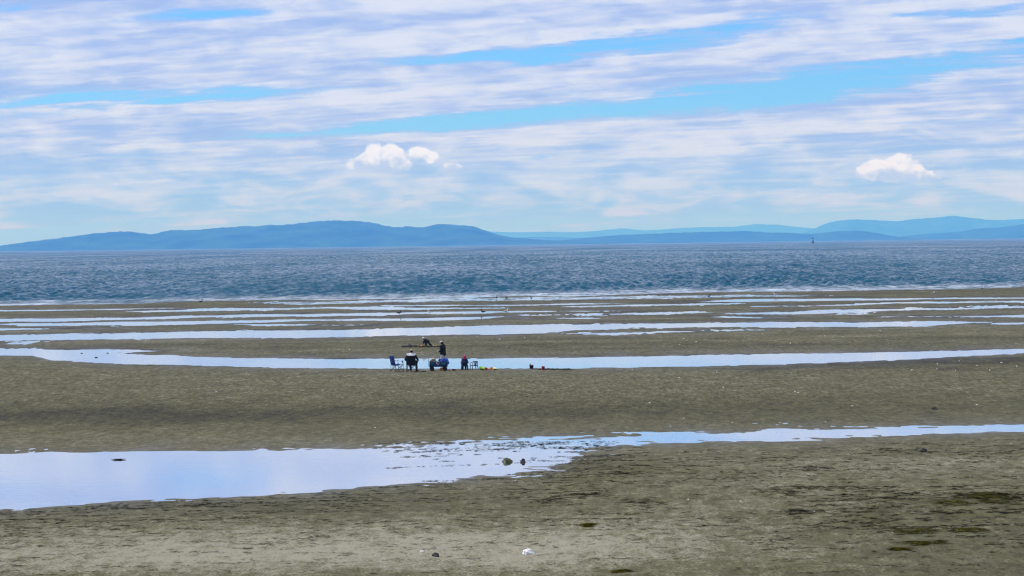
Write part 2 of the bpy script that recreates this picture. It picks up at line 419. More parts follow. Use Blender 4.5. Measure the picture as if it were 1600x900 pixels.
# ------------------------------------------------------------------ sand flat
def sand_material():
    m, n, b = mat_new('wet_sand')
    c = n.new('ShaderNodeTexCoord').outputs['Object']
    wet = n.new('ShaderNodeAttribute', attribute_name='wet').outputs['Fac']
    tone = n.new('ShaderNodeAttribute', attribute_name='tone').outputs['Fac']
    weed = n.new('ShaderNodeAttribute', attribute_name='weed').outputs['Fac']
    f1 = n.noise(n.mapping(c, scale=(1, 0.6, 1)), 0.55, 5.0, 0.6)
    f2 = n.noise(n.mapping(c, scale=(1, 0.5, 1)), 3.2, 5.0, 0.65)
    f3 = n.noise(c, 16.0, 3.0, 0.6)
    v = n.m('ADD', n.m('MULTIPLY', f1, 0.36), n.m('MULTIPLY', f2, 0.75))
    sp = n.new('ShaderNodeSeparateXYZ'); n.put(sp.inputs[0], c); ypos = sp.outputs[1]        # colour grain for the outer banks, faded out over the near sand
    f4 = n.noise(n.mapping(c, scale=(1, 0.13, 1)), 7.0, 3.0, 0.6)
    v = n.m('ADD', v, n.m('MULTIPLY', f3, 0.9))
    v = n.m('ADD', v, n.m('MULTIPLY', n.m('SUBTRACT', f4, 0.5), n.remap(ypos, 84.0, 112.0, 0.0, 0.75)))
    v = n.m('ADD', n.m('SUBTRACT', v, 0.505), n.m('MULTIPLY', tone, 0.42))
    ramp = n.new('ShaderNodeValToRGB')
    e = ramp.color_ramp.elements
    e[0].position = 0.16; e[0].color = (0.026, 0.024, 0.014, 1)
    e[1].position = 0.86; e[1].color = (0.30, 0.28, 0.20, 1)
    x = e.new(0.42); x.color = (0.080, 0.074, 0.034, 1)
    x = e.new(0.60); x.color = (0.125, 0.116, 0.058, 1)
    n.put(ramp.inputs[0], v)
    # moist grey-brown rim of the pools
    mud = n.mixc(n.remap(f2, 0.35, 0.65), (0.060, 0.054, 0.044), (0.125, 0.115, 0.096))
    colr = n.mixc(n.m('MULTIPLY', wet, 0.55), ramp.outputs[0], mud)
    # algae film
    g = n.m('MULTIPLY', weed, n.remap(n.noise(n.mapping(c, scale=(1, 0.35, 1)), 0.8, 6.0, 0.7), 0.45, 0.6))
    colr = n.mixc(n.m('MULTIPLY', g, 0.85), colr, n.mixc(n.remap(f2, 0.4, 0.6), (0.035, 0.032, 0.010), (0.085, 0.085, 0.018)))
    n.put(b.inputs['Base Color'], colr)
    n.put(b.inputs['Roughness'], n.remap(wet, 0.0, 1.0, 0.85, 0.42, smooth=False))
    b.inputs['Specular IOR Level'].default_value = 0.12
    h = n.m('ADD', n.m('MULTIPLY', f2, 1.0), n.m('MULTIPLY', n.noise(c, 7.0, 5.0, 0.7), 0.8))
    h = n.m('ADD', h, n.m('MULTIPLY', f3, 0.4))
    bp = n.new('ShaderNodeBump')
    n.put(bp.inputs['Strength'], n.remap(wet, 0.0, 1.0, 0.9, 0.35, smooth=False))
    bp.inputs['Distance'].default_value = 0.085
    n.put(bp.inputs['Height'], h)
    n.put(b.inputs['Normal'], bp.outputs[0])
    return m

offs = np.concatenate([[CAM_H * FPX / 470], np.linspace(78.0, 560.0, 660), np.linspace(565, 1200, 30), [2600]])
Drow = CAM_H * FPX / offs
tcol = np.concatenate([[-3, -1.2, -0.6, -0.4], np.linspace(-0.285, 0.285, 940), [0.4, 0.6, 1.2, 3]])
GX = Drow[:, None] * tcol[None, :]
GY = np.repeat(Drow[:, None], len(tcol), 1)
z, dm, gpx, gpy = flat_fields(GX.ravel(), GY.ravel())
GXr, GYr = GX.ravel(), GY.ravel()
wet = np.exp(-np.maximum(-dm, 0) / np.clip(GYr / 30.0, 1.0, 6.0)) * (0.75 + 0.5 * fbm(GXr / 2.0, GYr / 5.0, 2, 31))
tone = tone_field(gpx, gpy, GXr, GYr)
mpp_ = GYr ** 2 / (CAM_H * FPX)
tone -= np.clip((GYr - 100) / 60.0, 0, 1) * np.exp(-np.maximum(-dm, 0) / (1.3 * mpp_)) * np.clip(0.6 + 1.1 * fbm(GXr / 9.0, GYr / 14.0, 3, 77), 0, 1.3)      # black mud along the troughs
tone += np.clip((GYr - 120) / 60.0, 0, 1) * 0.35 * fbm(GXr / 16.0, GYr / 5.0, 3, 79)
wd = np.zeros_like(tone)
for cx, cy, sx, sy, a in [(1520, 785, 120, 9, 1.3), (1430, 815, 120, 14, 0.9), (700, 765, 330, 10, 0.55), (1100, 470, 700, 12, 0.7), (1000, 515, 500, 6, 0.8),
                          (200, 512, 200, 4, 0.9), (250, 490, 200, 3, 0.8), (560, 471, 200, 4, 1.0), (1500, 455, 180, 4, 1.2), (1300, 496, 200, 4, 0.8), (1100, 745, 200, 10, 0.4), (1560, 800, 90, 8, 0.7)]:
    wd += a * np.exp(-((gpx - cx) / sx) ** 2 - ((gpy - cy) / sy) ** 2)
wd = np.clip(wd, 0, 1)
SAND = np_mesh('sand_flat', np.stack([GXr, GYr, z], -1), grid_quads(len(Drow), len(tcol))[:, ::-1], sand_material(), attrs={'wet': np.clip(wet, 0, 1), 'tone': tone, 'weed': wd})
SAND['kind'] = 'structure'

bed_mat = plain('sea_bed', (0.10, 0.10, 0.07), 0.9, 0.3, 0.02)
bed = mesh_obj('sea_bed', [(-46000, -3000, -1.2), (46000, -3000, -1.2), (46000, 48000, -1.2), (-46000, 48000, -1.2)], [(0, 1, 2, 3)], bed_mat)
bed['kind'] = 'structure'

# ------------------------------------------------------------------ still water in the troughs
def pool_material():
    m, n, b = mat_new('still_water')
    c = n.new('ShaderNodeTexCoord').outputs['Object']
    b.inputs['Base Color'].default_value = (0.045, 0.045, 0.035, 1)
    b.inputs['Roughness'].default_value = 0.03
    b.inputs['IOR'].default_value = 1.33
    gl = n.new('ShaderNodeBsdfGlossy')
    gl.inputs['Color'].default_value = (0.97, 0.98, 1.0, 1)
    gl.inputs['Roughness'].default_value = 0.035
    mx = n.new('ShaderNodeMixShader')
    mx.inputs[0].default_value = 0.80
    bp = n.new('ShaderNodeBump')
    bp.inputs['Strength'].default_value = 0.22
    bp.inputs['Distance'].default_value = 0.012
    n.put(bp.inputs['Height'], n.m('ADD', n.noise(n.mapping(c, scale=(0.6, 1, 1)), 1.2, 4.0, 0.6), n.m('MULTIPLY', n.noise(c, 5.0, 2.0, 0.5), 0.25)))
    n.put(b.inputs['Normal'], bp.outputs[0]); n.put(gl.inputs['Normal'], bp.outputs[0])
    n.t.links.new(b.outputs[0], mx.inputs[1]); n.t.links.new(gl.outputs[0], mx.inputs[2])
    n.t.links.new(mx.outputs[0], n.t.nodes['Material Output'].inputs[0])
    return m
POOL_MAT = pool_material()
for i, (k, (pts, f)) in enumerate(POOLS.items()):
    grow = 3.0 if k not in ('H1', 'G1', 'F1') else (14.0 if k == 'H1' else 5.0)
    pts = [(pts[0][0] - 12, pts[0][1], pts[0][2])] + pts + [(pts[-1][0] + 12, pts[-1][1], pts[-1][2])]
    V, Q = [], []
    for x, t, b in pts:
        for y in (t - grow, b + grow):
            dxx, dyy, dzz = (float(v) for v in ray(x, y))
            s = -CAM_H / dzz
            V.append((dxx * s, dyy * s, 0.0006 * (i % 6)))
    Q = [(2 * j, 2 * j + 1, 2 * j + 3, 2 * j + 2) for j in range(len(pts) - 1)]
    p = mesh_obj('tide_pool', V, Q, POOL_MAT, smooth=False)
    p['kind'] = 'structure'

# ------------------------------------------------------------------ sea
def sea_material():
    m, n, b = mat_new('open_sea')
    n.t.nodes.remove(b)
    c = n.new('ShaderNodeTexCoord').outputs['Object']
    shoal = n.new('ShaderNodeAttribute', attribute_name='shoal').outputs['Fac']
    foam = n.new('ShaderNodeAttribute', attribute_name='foam').outputs['Fac']
    bp = n.new('ShaderNodeBump')
    n.put(bp.inputs['Strength'], n.remap(shoal, 0.0, 1.0, 0.6, 0.1, smooth=False))
    bp.inputs['Distance'].default_value = 0.12
    h = n.m('ADD', n.noise(n.mapping(c, scale=(0.7, 0.45, 1)), 0.9, 4.0, 0.6), n.m('MULTIPLY', n.noise(n.mapping(c, scale=(0.5, 0.10, 1)), 0.35, 4.0, 0.6), 2.0))
    n.put(bp.inputs['Height'], h)
    # a wind-roughened surface mirrors far less at a grazing view than a flat one
    body = n.new('ShaderNodeBsdfDiffuse')
    n.put(body.inputs['Color'], n.mixc(n.remap(shoal, 0, 1), (0.014, 0.074, 0.118), (0.08, 0.12, 0.15)))
    n.put(body.inputs['Normal'], bp.outputs[0])
    gl = n.new('ShaderNodeBsdfGlossy')
    gl.inputs['Roughness'].default_value = 0.16
    n.put(gl.inputs['Normal'], bp.outputs[0])
    fre = n.new('ShaderNodeFresnel'); fre.inputs['IOR'].default_value = 1.33
    n.put(fre.inputs['Normal'], bp.outputs[0])
    mir = n.m('MULTIPLY', n.remap(fre.outputs[0], 0.22, 0.80), n.remap(shoal, 0.2, 0.9, 0.55, 0.85))
    lane = n.m('ADD', n.m('MULTIPLY', n.noise(n.mapping(c, scale=(0.30, 0.030, 1)), 1.0, 5.0, 0.6), 1.0), n.m('MULTIPLY', n.noise(n.mapping(c, scale=(1.0, 0.11, 1), loc=(9, 4, 0)), 1.0, 4.0, 0.6), 1.0))
    lane = n.m('ADD', lane, n.m('MULTIPLY', n.noise(n.mapping(c, scale=(0.012, 0.0025, 1), loc=(2, 7, 0)), 1.0, 3.0, 0.6), 0.8))
    mir = n.m('MULTIPLY', mir, n.remap(lane, 1.1, 1.7, 0.08, 1.25))     # smoother and rougher lanes of wind
    b = n.new('ShaderNodeMixShader')
    n.put(b.inputs[0], mir)
    n.t.links.new(body.outputs[0], b.inputs[1]); n.t.links.new(gl.outputs[0], b.inputs[2])
    fo = n.new('ShaderNodeBsdfDiffuse')
    fo.inputs['Color'].default_value = (0.8, 0.82, 0.85, 1)
    fm = n.m('MULTIPLY', foam, n.remap(n.noise(n.mapping(c, scale=(0.5, 0.22, 1)), 0.8, 5.0, 0.65), 0.42, 0.60))
    mx = n.new('ShaderNodeMixShader')
    n.put(mx.inputs[0], fm)
    n.t.links.new(b.outputs[0], mx.inputs[1]); n.t.links.new(fo.outputs[0], mx.inputs[2])
    n.t.links.new(mx.outputs[0], n.t.nodes['Material Output'].inputs[0])
    return m

so = np.concatenate([np.linspace(92.0, 5.0, 560), np.linspace(4.8, 0.6, 20)])
Ds = CAM_H * FPX / so
ts = np.concatenate([[-3, -1.2, -0.5], np.linspace(-0.285, 0.285, 860), [0.5, 1.2, 3]])
SX = Ds[:, None] * ts[None, :]
cap = np.concatenate([[44000, 40000, 30000], np.full(860, 1e9), [30000, 40000, 44000]])[None, :]
SX = np.clip(SX, -cap, cap); SY = np.repeat(Ds[:, None], len(ts), 1)
SXr, SYr = SX.ravel(), SY.ravel()
spx, spy = to_px(SXr, SYr)
beyond = (np.interp(spx, _sea_np[:, 0], _sea_np[:, 1]) - spy)          # photo pixels past the water's edge
grow = np.clip(beyond / 13.0, 0, 1); grow = grow * grow * (3 - 2 * grow)
wave = 0.50 * perlin(SXr / 2.5 + SYr * 0.03, SYr / 5.0, 41) + 0.34 * perlin(SXr / 1.2, SYr / 2.4, 42) + 0.16 * perlin(SXr / 0.8, SYr / 1.3, 44) * np.clip(1.6 - SYr / 700.0, 0, 1) + 0.22 * perlin(SXr / 11.0 - SYr * 0.02, SYr / 13.0, 43)
gust = 0.75 + 0.45 * fbm(SXr / 120.0, SYr / 500.0, 3, 47)
sz = wave * (0.05 + 0.95 * grow) * np.clip(gust, 0.3, 1.4) * np.clip(1.2 - SYr / 6000.0, 0.3, 1.0)
sz += 0.010 * perlin(SXr / 14.0, SYr / 3.0, 45) * (1 - grow)
shoal = np.clip(1 - beyond / 11.0, 0, 1)
foam = 0.55 * np.clip(1 - np.abs(beyond - 2.5) / 6.0, 0, 1) * np.clip(0.5 + 0.9 * fbm(SXr / 30.0, SYr / 9.0, 3, 48), 0, 1)
SEA = np_mesh('sea', np.stack([SXr, SYr, sz - 0.003], -1), grid_quads(len(Ds), len(ts)), sea_material(), attrs={'shoal': shoal, 'foam': foam})
SEA['kind'] = 'structure'

# ------------------------------------------------------------------ islands and far hills
def hill_material():
    m, n, b = mat_new('forested_hill')
    c = n.new('ShaderNodeTexCoord').outputs['Object']
    f = n.noise(c, 0.004, 6.0, 0.65)
    n.put(b.inputs['Base Color'], n.mixc(n.remap(f, 0.35, 0.65), (0.008, 0.030, 0.022), (0.035, 0.085, 0.045)))
    b.inputs['Roughness'].default_value = 0.95
    b.inputs['Specular IOR Level'].default_value = 0.1
    return m
HILL = hill_material()

def hill(name, pts, D, depth, seed, rough=1.0):
    pts = sorted(pts)
    xs = np.linspace(pts[0][0], pts[-1][0], 420)
    ys = np.interp(xs, [p[0] for p in pts], [p[1] for p in pts])
    # smooth the traced skyline a little and roughen it with tree tops
    k = np.ones(7) / 7
    ys = np.convolve(np.pad(ys, 3, mode='edge'), k, 'valid')
    rx, ry, rz = ray(xs, ys)
    H = CAM_H + rz / ry * D
    X0 = rx / ry
    vs = np.linspace(-1, 1, 41)
    V = []
    for v in vs:
        d = D + v * depth
        sh = np.clip(1 - abs(v) ** 1.5, 0, 1)
        X = X0 * D
        n1 = fbm(X / 900.0 + v * 1.3, v * 2.2 + X * 0, 4, seed)
        n2 = fbm(X / 110.0, v * 9.0 + X * 0, 3, seed + 7)
        z = H * sh * (1 + 0.55 * n1 * abs(v) * (2 - abs(v))) + (n2 * 0.035 + 0.035 * perlin(X / 35.0, v * 30 + X * 0, seed + 3)) * H * rough * sh
        V.append(np.stack([X0 * d, np.full_like(X, d), np.where(sh <= 0, -1.0, np.maximum(z, -1.0))], -1))
    V = np.concatenate(V)
    o = np_mesh(name, V, grid_quads(len(vs), len(xs)), HILL)
    o['kind'] = 'structure'
    return o

hill('island_hill', [(-260, 393), (-120, 390), (-40, 387.5), (0, 384.5), (20, 381), (60, 376), (100, 371), (140, 366), (165, 363), (200, 361.5), (225, 365), (240, 367), (255, 361), (275, 359), (300, 361), (330, 357.5), (380, 354), (430, 352), (465, 350), (500, 346.5), (520, 345), (560, 347), (590, 352), (622, 357), (640, 355), (660, 357), (672, 352), (690, 350.5), (735, 353), (760, 361), (780, 367), (800, 371), (850, 375), (900, 377), (970, 379)], 18000, 1500, 51)
hill('low_island_hill', [(850, 380), (880, 375), (940, 369.5), (980, 367), (1040, 364.5), (1080, 363.5), (1140, 362), (1160, 361), (1200, 363.5), (1250, 365.5), (1270, 366), (1300, 362), (1340, 360.5), (1370, 364), (1390, 368), (1420, 371), (1440, 374)], 20000, 1500, 61)
hill('low_island_hill', [(1360, 375), (1400, 370.5), (1440, 366), (1500, 362), (1530, 357), (1560, 356), (1600, 350), (1680, 348), (1800, 352), (1950, 366)], 22500, 1500, 71)
hill('low_island_hill', [(720, 381), (760, 375), (800, 371.5), (850, 370), (900, 371.5), (960, 371), (1020, 373), (1080, 379)], 30000, 1500, 66)
hill('far_mountain', [(1215, 376), (1245, 368), (1275, 356), (1290, 349), (1310, 345), (1340, 343), (1400, 346), (1440, 341), (1490, 339), (1520, 343), (1560, 344), (1600, 342), (1700, 345), (1800, 350), (1960, 366)], 37000, 2200, 81, 0.5)
hill('far_hill', [(640, 382), (700, 372), (760, 361.5), (800, 363), (860, 362), (900, 363), (940, 360), (980, 358), (1010, 360), (1060, 357), (1100, 355), (1150, 354), (1190, 351), (1215, 351), (1250, 355), (1300, 359), (1360, 372)], 46500, 2200, 91, 0.4)

# ------------------------------------------------------------------ shapes: smooth-union bodies meshed from a distance field
def cap(a, b, ra, rb, k=0.02):
    return ('cap', np.array(a, float), np.array(b, float), ra, rb, k)
def ell(c, r, k=0.02, rot=None):
    return ('ell', np.array(c, float), np.array(r, float), rot, 0, k)

def sdf_mesh(prims, cell, name, mat, parent=None, cut=None, noise=None):
    lo = np.full(3, 1e9); hi = -lo
    boxes = []
    for p in prims:
        if p[0] == 'cap':
            r = max(p[3], p[4]); a = np.minimum(p[1], p[2]) - r; b = np.maximum(p[1], p[2]) + r
        else:
            r = max(p[2]) if p[3] is not None else p[2]; a = p[1] - r; b = p[1] + r
        boxes.append((a, b)); lo = np.minimum(lo, a); hi = np.maximum(hi, b)
    lo = lo - 3 * cell; hi = hi + 3 * cell
    n = np.ceil((hi - lo) / cell).astype(int) + 1
    ax = [lo[i] + cell * np.arange(n[i]) for i in range(3)]
    D = np.full(tuple(n), 1.0, np.float32)
    for p, (a, b) in zip(prims, boxes):
        pad = 2.5 * cell + p[5]
        i0 = np.maximum(np.floor((a - pad - lo) / cell).astype(int), 0)
        i1 = np.minimum(np.ceil((b + pad - lo) / cell).astype(int) + 1, n)
        X, Y, Z = np.meshgrid(*(ax[i][i0[i]:i1[i]] for i in range(3)), indexing='ij')
        if p[0] == 'cap':
            ab = p[2] - p[1]; L2 = max(ab @ ab, 1e-9)
            h = np.clip(((X - p[1][0]) * ab[0] + (Y - p[1][1]) * ab[1] + (Z - p[1][2]) * ab[2]) / L2, 0, 1)
            d = np.sqrt((X - p[1][0] - h * ab[0]) ** 2 + (Y - p[1][1] - h * ab[1]) ** 2 + (Z - p[1][2] - h * ab[2]) ** 2) - (p[3] + (p[4] - p[3]) * h)
        else:
            q = np.stack([X - p[1][0], Y - p[1][1], Z - p[1][2]], -1)
            if p[3] is not None:
                q = q @ np.array(p[3])
            k0 = np.sqrt(((q / p[2]) ** 2).sum(-1)); k1 = np.sqrt(((q / p[2] ** 2) ** 2).sum(-1)) + 1e-9
            d = k0 * (k0 - 1) / k1
        S = D[i0[0]:i1[0], i0[1]:i1[1], i0[2]:i1[2]]
        k = max(p[5], 1e-4)
        h = np.clip(0.5 + 0.5 * (S - d) / k, 0, 1)
        S[...] = S * (1 - h) + d * h - k * h * (1 - h)
    if cut is not None or noise is not None:
        X, Y, Z = np.meshgrid(*ax, indexing='ij')
        if noise is not None:
            D = D + noise(X, Y, Z)
        if cut is not None:
            D = np.maximum(D, cut(X, Y, Z))
    D[0] = D[-1] = 1; D[:, 0] = D[:, -1] = 1; D[:, :, 0] = D[:, :, -1] = 1
    ins = D < 0
    cs = tuple(k - 1 for k in D.shape)
    acc = np.zeros(cs + (3,), np.float32); cnt = np.zeros(cs, np.float32)
    cor = [(i, j, k) for i in (0, 1) for j in (0, 1) for k in (0, 1)]
    sl = lambda c: tuple(slice(c[i], c[i] + cs[i]) for i in range(3))
    for a in cor:
        for axn in range(3):
            if a[axn] == 0:
                b = tuple(a[i] + (1 if i == axn else 0) for i in range(3))
                Da, Db = D[sl(a)], D[sl(b)]
                mk = ins[sl(a)] != ins[sl(b)]
                t = np.where(mk, Da / np.where(mk, Da - Db, 1), 0)
                for i in range(3):
                    acc[..., i] += np.where(mk, a[i] + (t if i == axn else 0), 0)
                cnt += mk
    act = cnt > 0
    idx = np.full(cs, -1, np.int64); idx[act] = np.arange(act.sum())
    ijk = np.argwhere(act)
    V = lo + cell * (ijk + acc[act] / cnt[act][:, None])
    Q = []
    for axn in range(3):
        u, v = (axn + 1) % 3, (axn + 2) % 3
        s0 = [slice(1, -1)] * 3; s1 = [slice(1, -1)] * 3
        s0[axn] = slice(0, -1); s1[axn] = slice(1, None)
        A, B = ins[tuple(s0)], ins[tuple(s1)]
        e = np.argwhere(A != B); fl = A[A != B]
        off = np.ones(3, int); off[axn] = 0
        e = e + off
        def cell_id(du, dv):
            q = e.copy(); q[:, u] -= du; q[:, v] -= dv
            return idx[q[:, 0], q[:, 1], q[:, 2]]
        q = np.stack([cell_id(1, 1), cell_id(0, 1), cell_id(0, 0), cell_id(1, 0)], -1)
        q[~fl] = q[~fl][:, ::-1]
        Q.append(q)
    Q = np.concatenate(Q)
    Q = Q[(Q >= 0).all(1)]
    return np_mesh(name, V, Q, mat, parent)

def tubes(name, segs, mat, parent=None, sides=8):
    """bent or straight round tubes: a list of (points, radius or radii)"""
    V, Fc = [], []
    for pts, rad in segs:
        pts = [Vector(p) for p in pts]
        rr = rad if isinstance(rad, (list, tuple)) else [rad] * len(pts)
        base = len(V)
        for i, p in enumerate(pts):
            d = (pts[min(i + 1, len(pts) - 1)] - pts[max(i - 1, 0)]).normalized()
            a = d.cross(Vector((0.13, 0.27, 0.95)) if abs(d.z) < 0.9 else Vector((1, 0.1, 0))).normalized()
            b = d.cross(a)
            for j in range(sides):
                t = 2 * math.pi * j / sides
                V.append(p + (a * math.cos(t) + b * math.sin(t)) * rr[i])
        for i in range(len(pts) - 1):
            for j in range(sides):
                Fc.append((base + i * sides + j, base + i * sides + (j + 1) % sides, base + (i + 1) * sides + (j + 1) % sides, base + (i + 1) * sides + j))
        Fc.append(tuple(base + j for j in reversed(range(sides))))
        Fc.append(tuple(base + (len(pts) - 1) * sides + j for j in range(sides)))
    return mesh_obj(name, V, Fc, mat, parent)

def lathe(name, prof, mat, parent=None, sides=20, loc=(0, 0, 0), rot=None):
    """turned shape from (radius, height) pairs"""
    V, Fc = [], []
    for r, h in prof:
        for j in range(sides):
            t = 2 * math.pi * j / sides
            V.append((r * math.cos(t), r * math.sin(t), h))
    for i in range(len(prof) - 1):
        for j in range(sides):
            Fc.append((i * sides + j, i * sides + (j + 1) % sides, (i + 1) * sides + (j + 1) % sides, (i + 1) * sides + j))
    Fc.append(tuple(reversed(range(sides))))
    Fc.append(tuple((len(prof) - 1) * sides + j for j in range(sides)))
    o = mesh_obj(name, V, Fc, mat, parent)
    o.location = loc
    if rot:
        o.rotation_euler = rot
    return o

def cloth(name, rows, mat, parent=None, th=0.006):
    """fabric sheet through rows of points, given a real thickness"""
    nr, nc = len(rows), len(rows[0])
    P = np.array(rows, float)
    du = np.gradient(P, axis=1); dv = np.gradient(P, axis=0)
    nn = np.cross(du, dv); nn /= np.linalg.norm(nn, axis=-1, keepdims=True) + 1e-9
    A = (P + nn * th / 2).reshape(-1, 3); B = (P - nn * th / 2).reshape(-1, 3)
    n = nr * nc
    Fc = []
    for i in range(nr - 1):
        for j in range(nc - 1):
            a = i * nc + j
            Fc.append((a, a + 1, a + nc + 1, a + nc)); Fc.append((n + a, n + a + nc, n + a + nc + 1, n + a + 1))
    ring = [j for j in range(nc)] + [i * nc + nc - 1 for i in range(1, nr)] + [(nr - 1) * nc + j for j in range(nc - 2, -1, -1)] + [i * nc for i in range(nr - 2, 0, -1)]
    for a, b in zip(ring, ring[1:] + ring[:1]):
        Fc.append((a, n + a, n + b, b))
    return mesh_obj(name, np.concatenate([A, B]), Fc, mat, parent)

def box(name, lo, hi, mat, parent=None, bev=0.006):
    """box with chamfered edges"""
    import bmesh
    bm = bmesh.new()
    bmesh.ops.create_cube(bm, size=1.0)
    for v in bm.verts:
        for i in range(3):
            v.co[i] = lo[i] + (v.co[i] + 0.5) * (hi[i] - lo[i])
    bmesh.ops.bevel(bm, geom=bm.edges[:], offset=bev, segments=2, affect='EDGES')
    me = bpy.data.meshes.new(name); bm.to_mesh(me); bm.free()
    me.materials.append(mat)
    o = bpy.data.objects.new(name, me); COL.objects.link(o)
    if parent:
        o.parent = parent
    return o

def copy_thing(o, loc, rz=0.0, scale=None, label=None):
    c = o.copy(); COL.objects.link(c)
    c.location = loc; c.rotation_euler = (0, 0, rz)
    if scale is not None:
        c.scale = (scale,) * 3 if not isinstance(scale, tuple) else scale
    if label:
        c['label'] = label
    for ch in o.children:
        d = ch.copy(); COL.objects.link(d); d.parent = c
        for g in ch.children:
            e = g.copy(); COL.objects.link(e); e.parent = d
    return c

# ------------------------------------------------------------------ materials of the things
M = {
 'skin': plain('skin', (0.50, 0.29, 0.20), 0.55, 0.08, 30),
 'hair_dark': plain('dark_hair', (0.018, 0.014, 0.011), 0.6, 0.4, 80),
 'black_cloth': plain('black_fabric', (0.016, 0.017, 0.019), 0.85, 0.3, 25, 0.2, 0.4),
 'dark_jacket': plain('dark_jacket', (0.014, 0.018, 0.018), 0.8, 0.3, 18, 0.2, 0.4),
 'navy': plain('navy_fabric', (0.012, 0.022, 0.055), 0.85, 0.3, 18, 0.2, 0.4),
 'white_cloth': plain('white_fabric', (0.68, 0.68, 0.70), 0.85, 0.08, 18, 0.2, 0.3),
 'pale_trouser': plain('pale_trousers', (0.46, 0.46, 0.52), 0.85, 0.12, 14, 0.2, 0.4),
 'grey_cap': plain('pale_grey_cap', (0.50, 0.50, 0.50), 0.8, 0.1, 20),
 'pink': plain('pink_knit', (0.52, 0.03, 0.13), 0.9, 0.25, 40, 0.2, 0.5),
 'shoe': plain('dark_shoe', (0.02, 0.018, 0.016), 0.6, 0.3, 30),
 'blue_cloth': plain('blue_nylon', (0.012, 0.045, 0.24), 0.6, 0.25, 16, 0.35, 0.3),
 'wagon': plain('wagon_fabric', (0.010, 0.050, 0.105), 0.7, 0.3, 12, 0.3, 0.4),
 'bright_blue': plain('bright_blue_nylon', (0.012, 0.075, 0.40), 0.55, 0.2, 12, 0.4, 0.3),
 'frame': plain('dark_tube', (0.03, 0.035, 0.045), 0.4, 0.2, 30, 0.5),
 'grey_frame': plain('grey_tube', (0.22, 0.23, 0.25), 0.35, 0.15, 30, 0.5),
 'rubber': plain('black_rubber', (0.014, 0.014, 0.014), 0.8, 0.3, 30),
 'navy_plastic': plain('navy_plastic', (0.012, 0.028, 0.075), 0.4, 0.15, 10, 0.5),
 'orange': plain('orange_plastic', (0.80, 0.16, 0.015), 0.4, 0.1, 10, 0.5),
 'amber': plain('amber_plastic', (0.72, 0.26, 0.03), 0.4, 0.1, 10, 0.5),
 'red': plain('red_plastic', (0.58, 0.012, 0.012), 0.4, 0.1, 10, 0.5),
 'yellow': plain('yellow_plastic', (0.82, 0.62, 0.04), 0.4, 0.1, 10, 0.5),
 'pale_yellow': plain('pale_yellow_plastic', (0.82, 0.76, 0.36), 0.45, 0.1, 10, 0.5),
 'green': plain('lime_plastic', (0.30, 0.62, 0.05), 0.4, 0.1, 10, 0.5),
 'blue_plastic': plain('dark_blue_plastic', (0.01, 0.025, 0.20), 0.4, 0.1, 10, 0.5),
 'tan': plain('tan_canvas', (0.42, 0.30, 0.17), 0.9, 0.35, 12, 0.2, 0.5),
 'cream': plain('cream_paper', (0.72, 0.64, 0.48), 0.7, 0.1, 20),
 'maroon': plain('maroon_cloth', (0.12, 0.012, 0.014), 0.85, 0.4, 18, 0.2, 0.5),
 'dark_green': plain('dark_green_cloth', (0.012, 0.035, 0.030), 0.8, 0.3, 15, 0.2, 0.4),
 'dug_sand': plain('dug_wet_sand', (0.030, 0.026, 0.018), 0.9, 0.5, 9, 0.2, 0.8),
 'heap_sand': plain('bucket_sand', (0.13, 0.115, 0.08), 0.9, 0.3, 25, 0.2, 0.6),
 'shell': plain('bleached_shell', (0.80, 0.77, 0.70), 0.6, 0.1, 25),
 'white_rock': plain('pale_rock', (0.78, 0.76, 0.71), 0.85, 0.2, 14, 0.2, 0.8),
 'dark_rock': plain('dark_rock', (0.045, 0.042, 0.038), 0.8, 0.5, 12, 0.3, 0.8),
 'feather_white': plain('white_feathers', (0.78, 0.78, 0.78), 0.8, 0.06, 20),
 'feather_grey': plain('grey_feathers', (0.30, 0.32, 0.35), 0.8, 0.1, 20),
 'feather_dark': plain('dark_feathers', (0.035, 0.035, 0.04), 0.8, 0.2, 20),
 'beak': plain('yellow_beak', (0.65, 0.40, 0.05), 0.5, 0.1, 20),
 'tower': plain('dark_steel', (0.018, 0.02, 0.024), 0.6, 0.2, 1),
 'tower_white': plain('white_paint', (0.75, 0.75, 0.75), 0.6, 0.1, 1),
}
def weedy_rock():
    m, n, b = mat_new('weedy_rock')
    c = n.new('ShaderNodeTexCoord').outputs['Object']
    f = n.noise(c, 7.0, 6.0, 0.7)
    n.put(b.inputs['Base Color'], n.mixc(n.remap(f, 0.4, 0.58), (0.014, 0.016, 0.006), (0.09, 0.12, 0.016)))
    b.inputs['Roughness'].default_value = 0.6
    bp = n.new('ShaderNodeBump'); bp.inputs['Strength'].default_value = 0.8; bp.inputs['Distance'].default_value = 0.04
    n.put(bp.inputs['Height'], f); n.put(b.inputs['Normal'], bp.outputs[0])
    return m
M['weedy_rock'] = weedy_rock()
M['weed_dark'] = plain('dark_eelgrass', (0.038, 0.034, 0.018), 0.7, 0.5, 6)
M['weed_green'] = plain('yellow_green_weed', (0.30, 0.27, 0.03), 0.7, 0.6, 5)

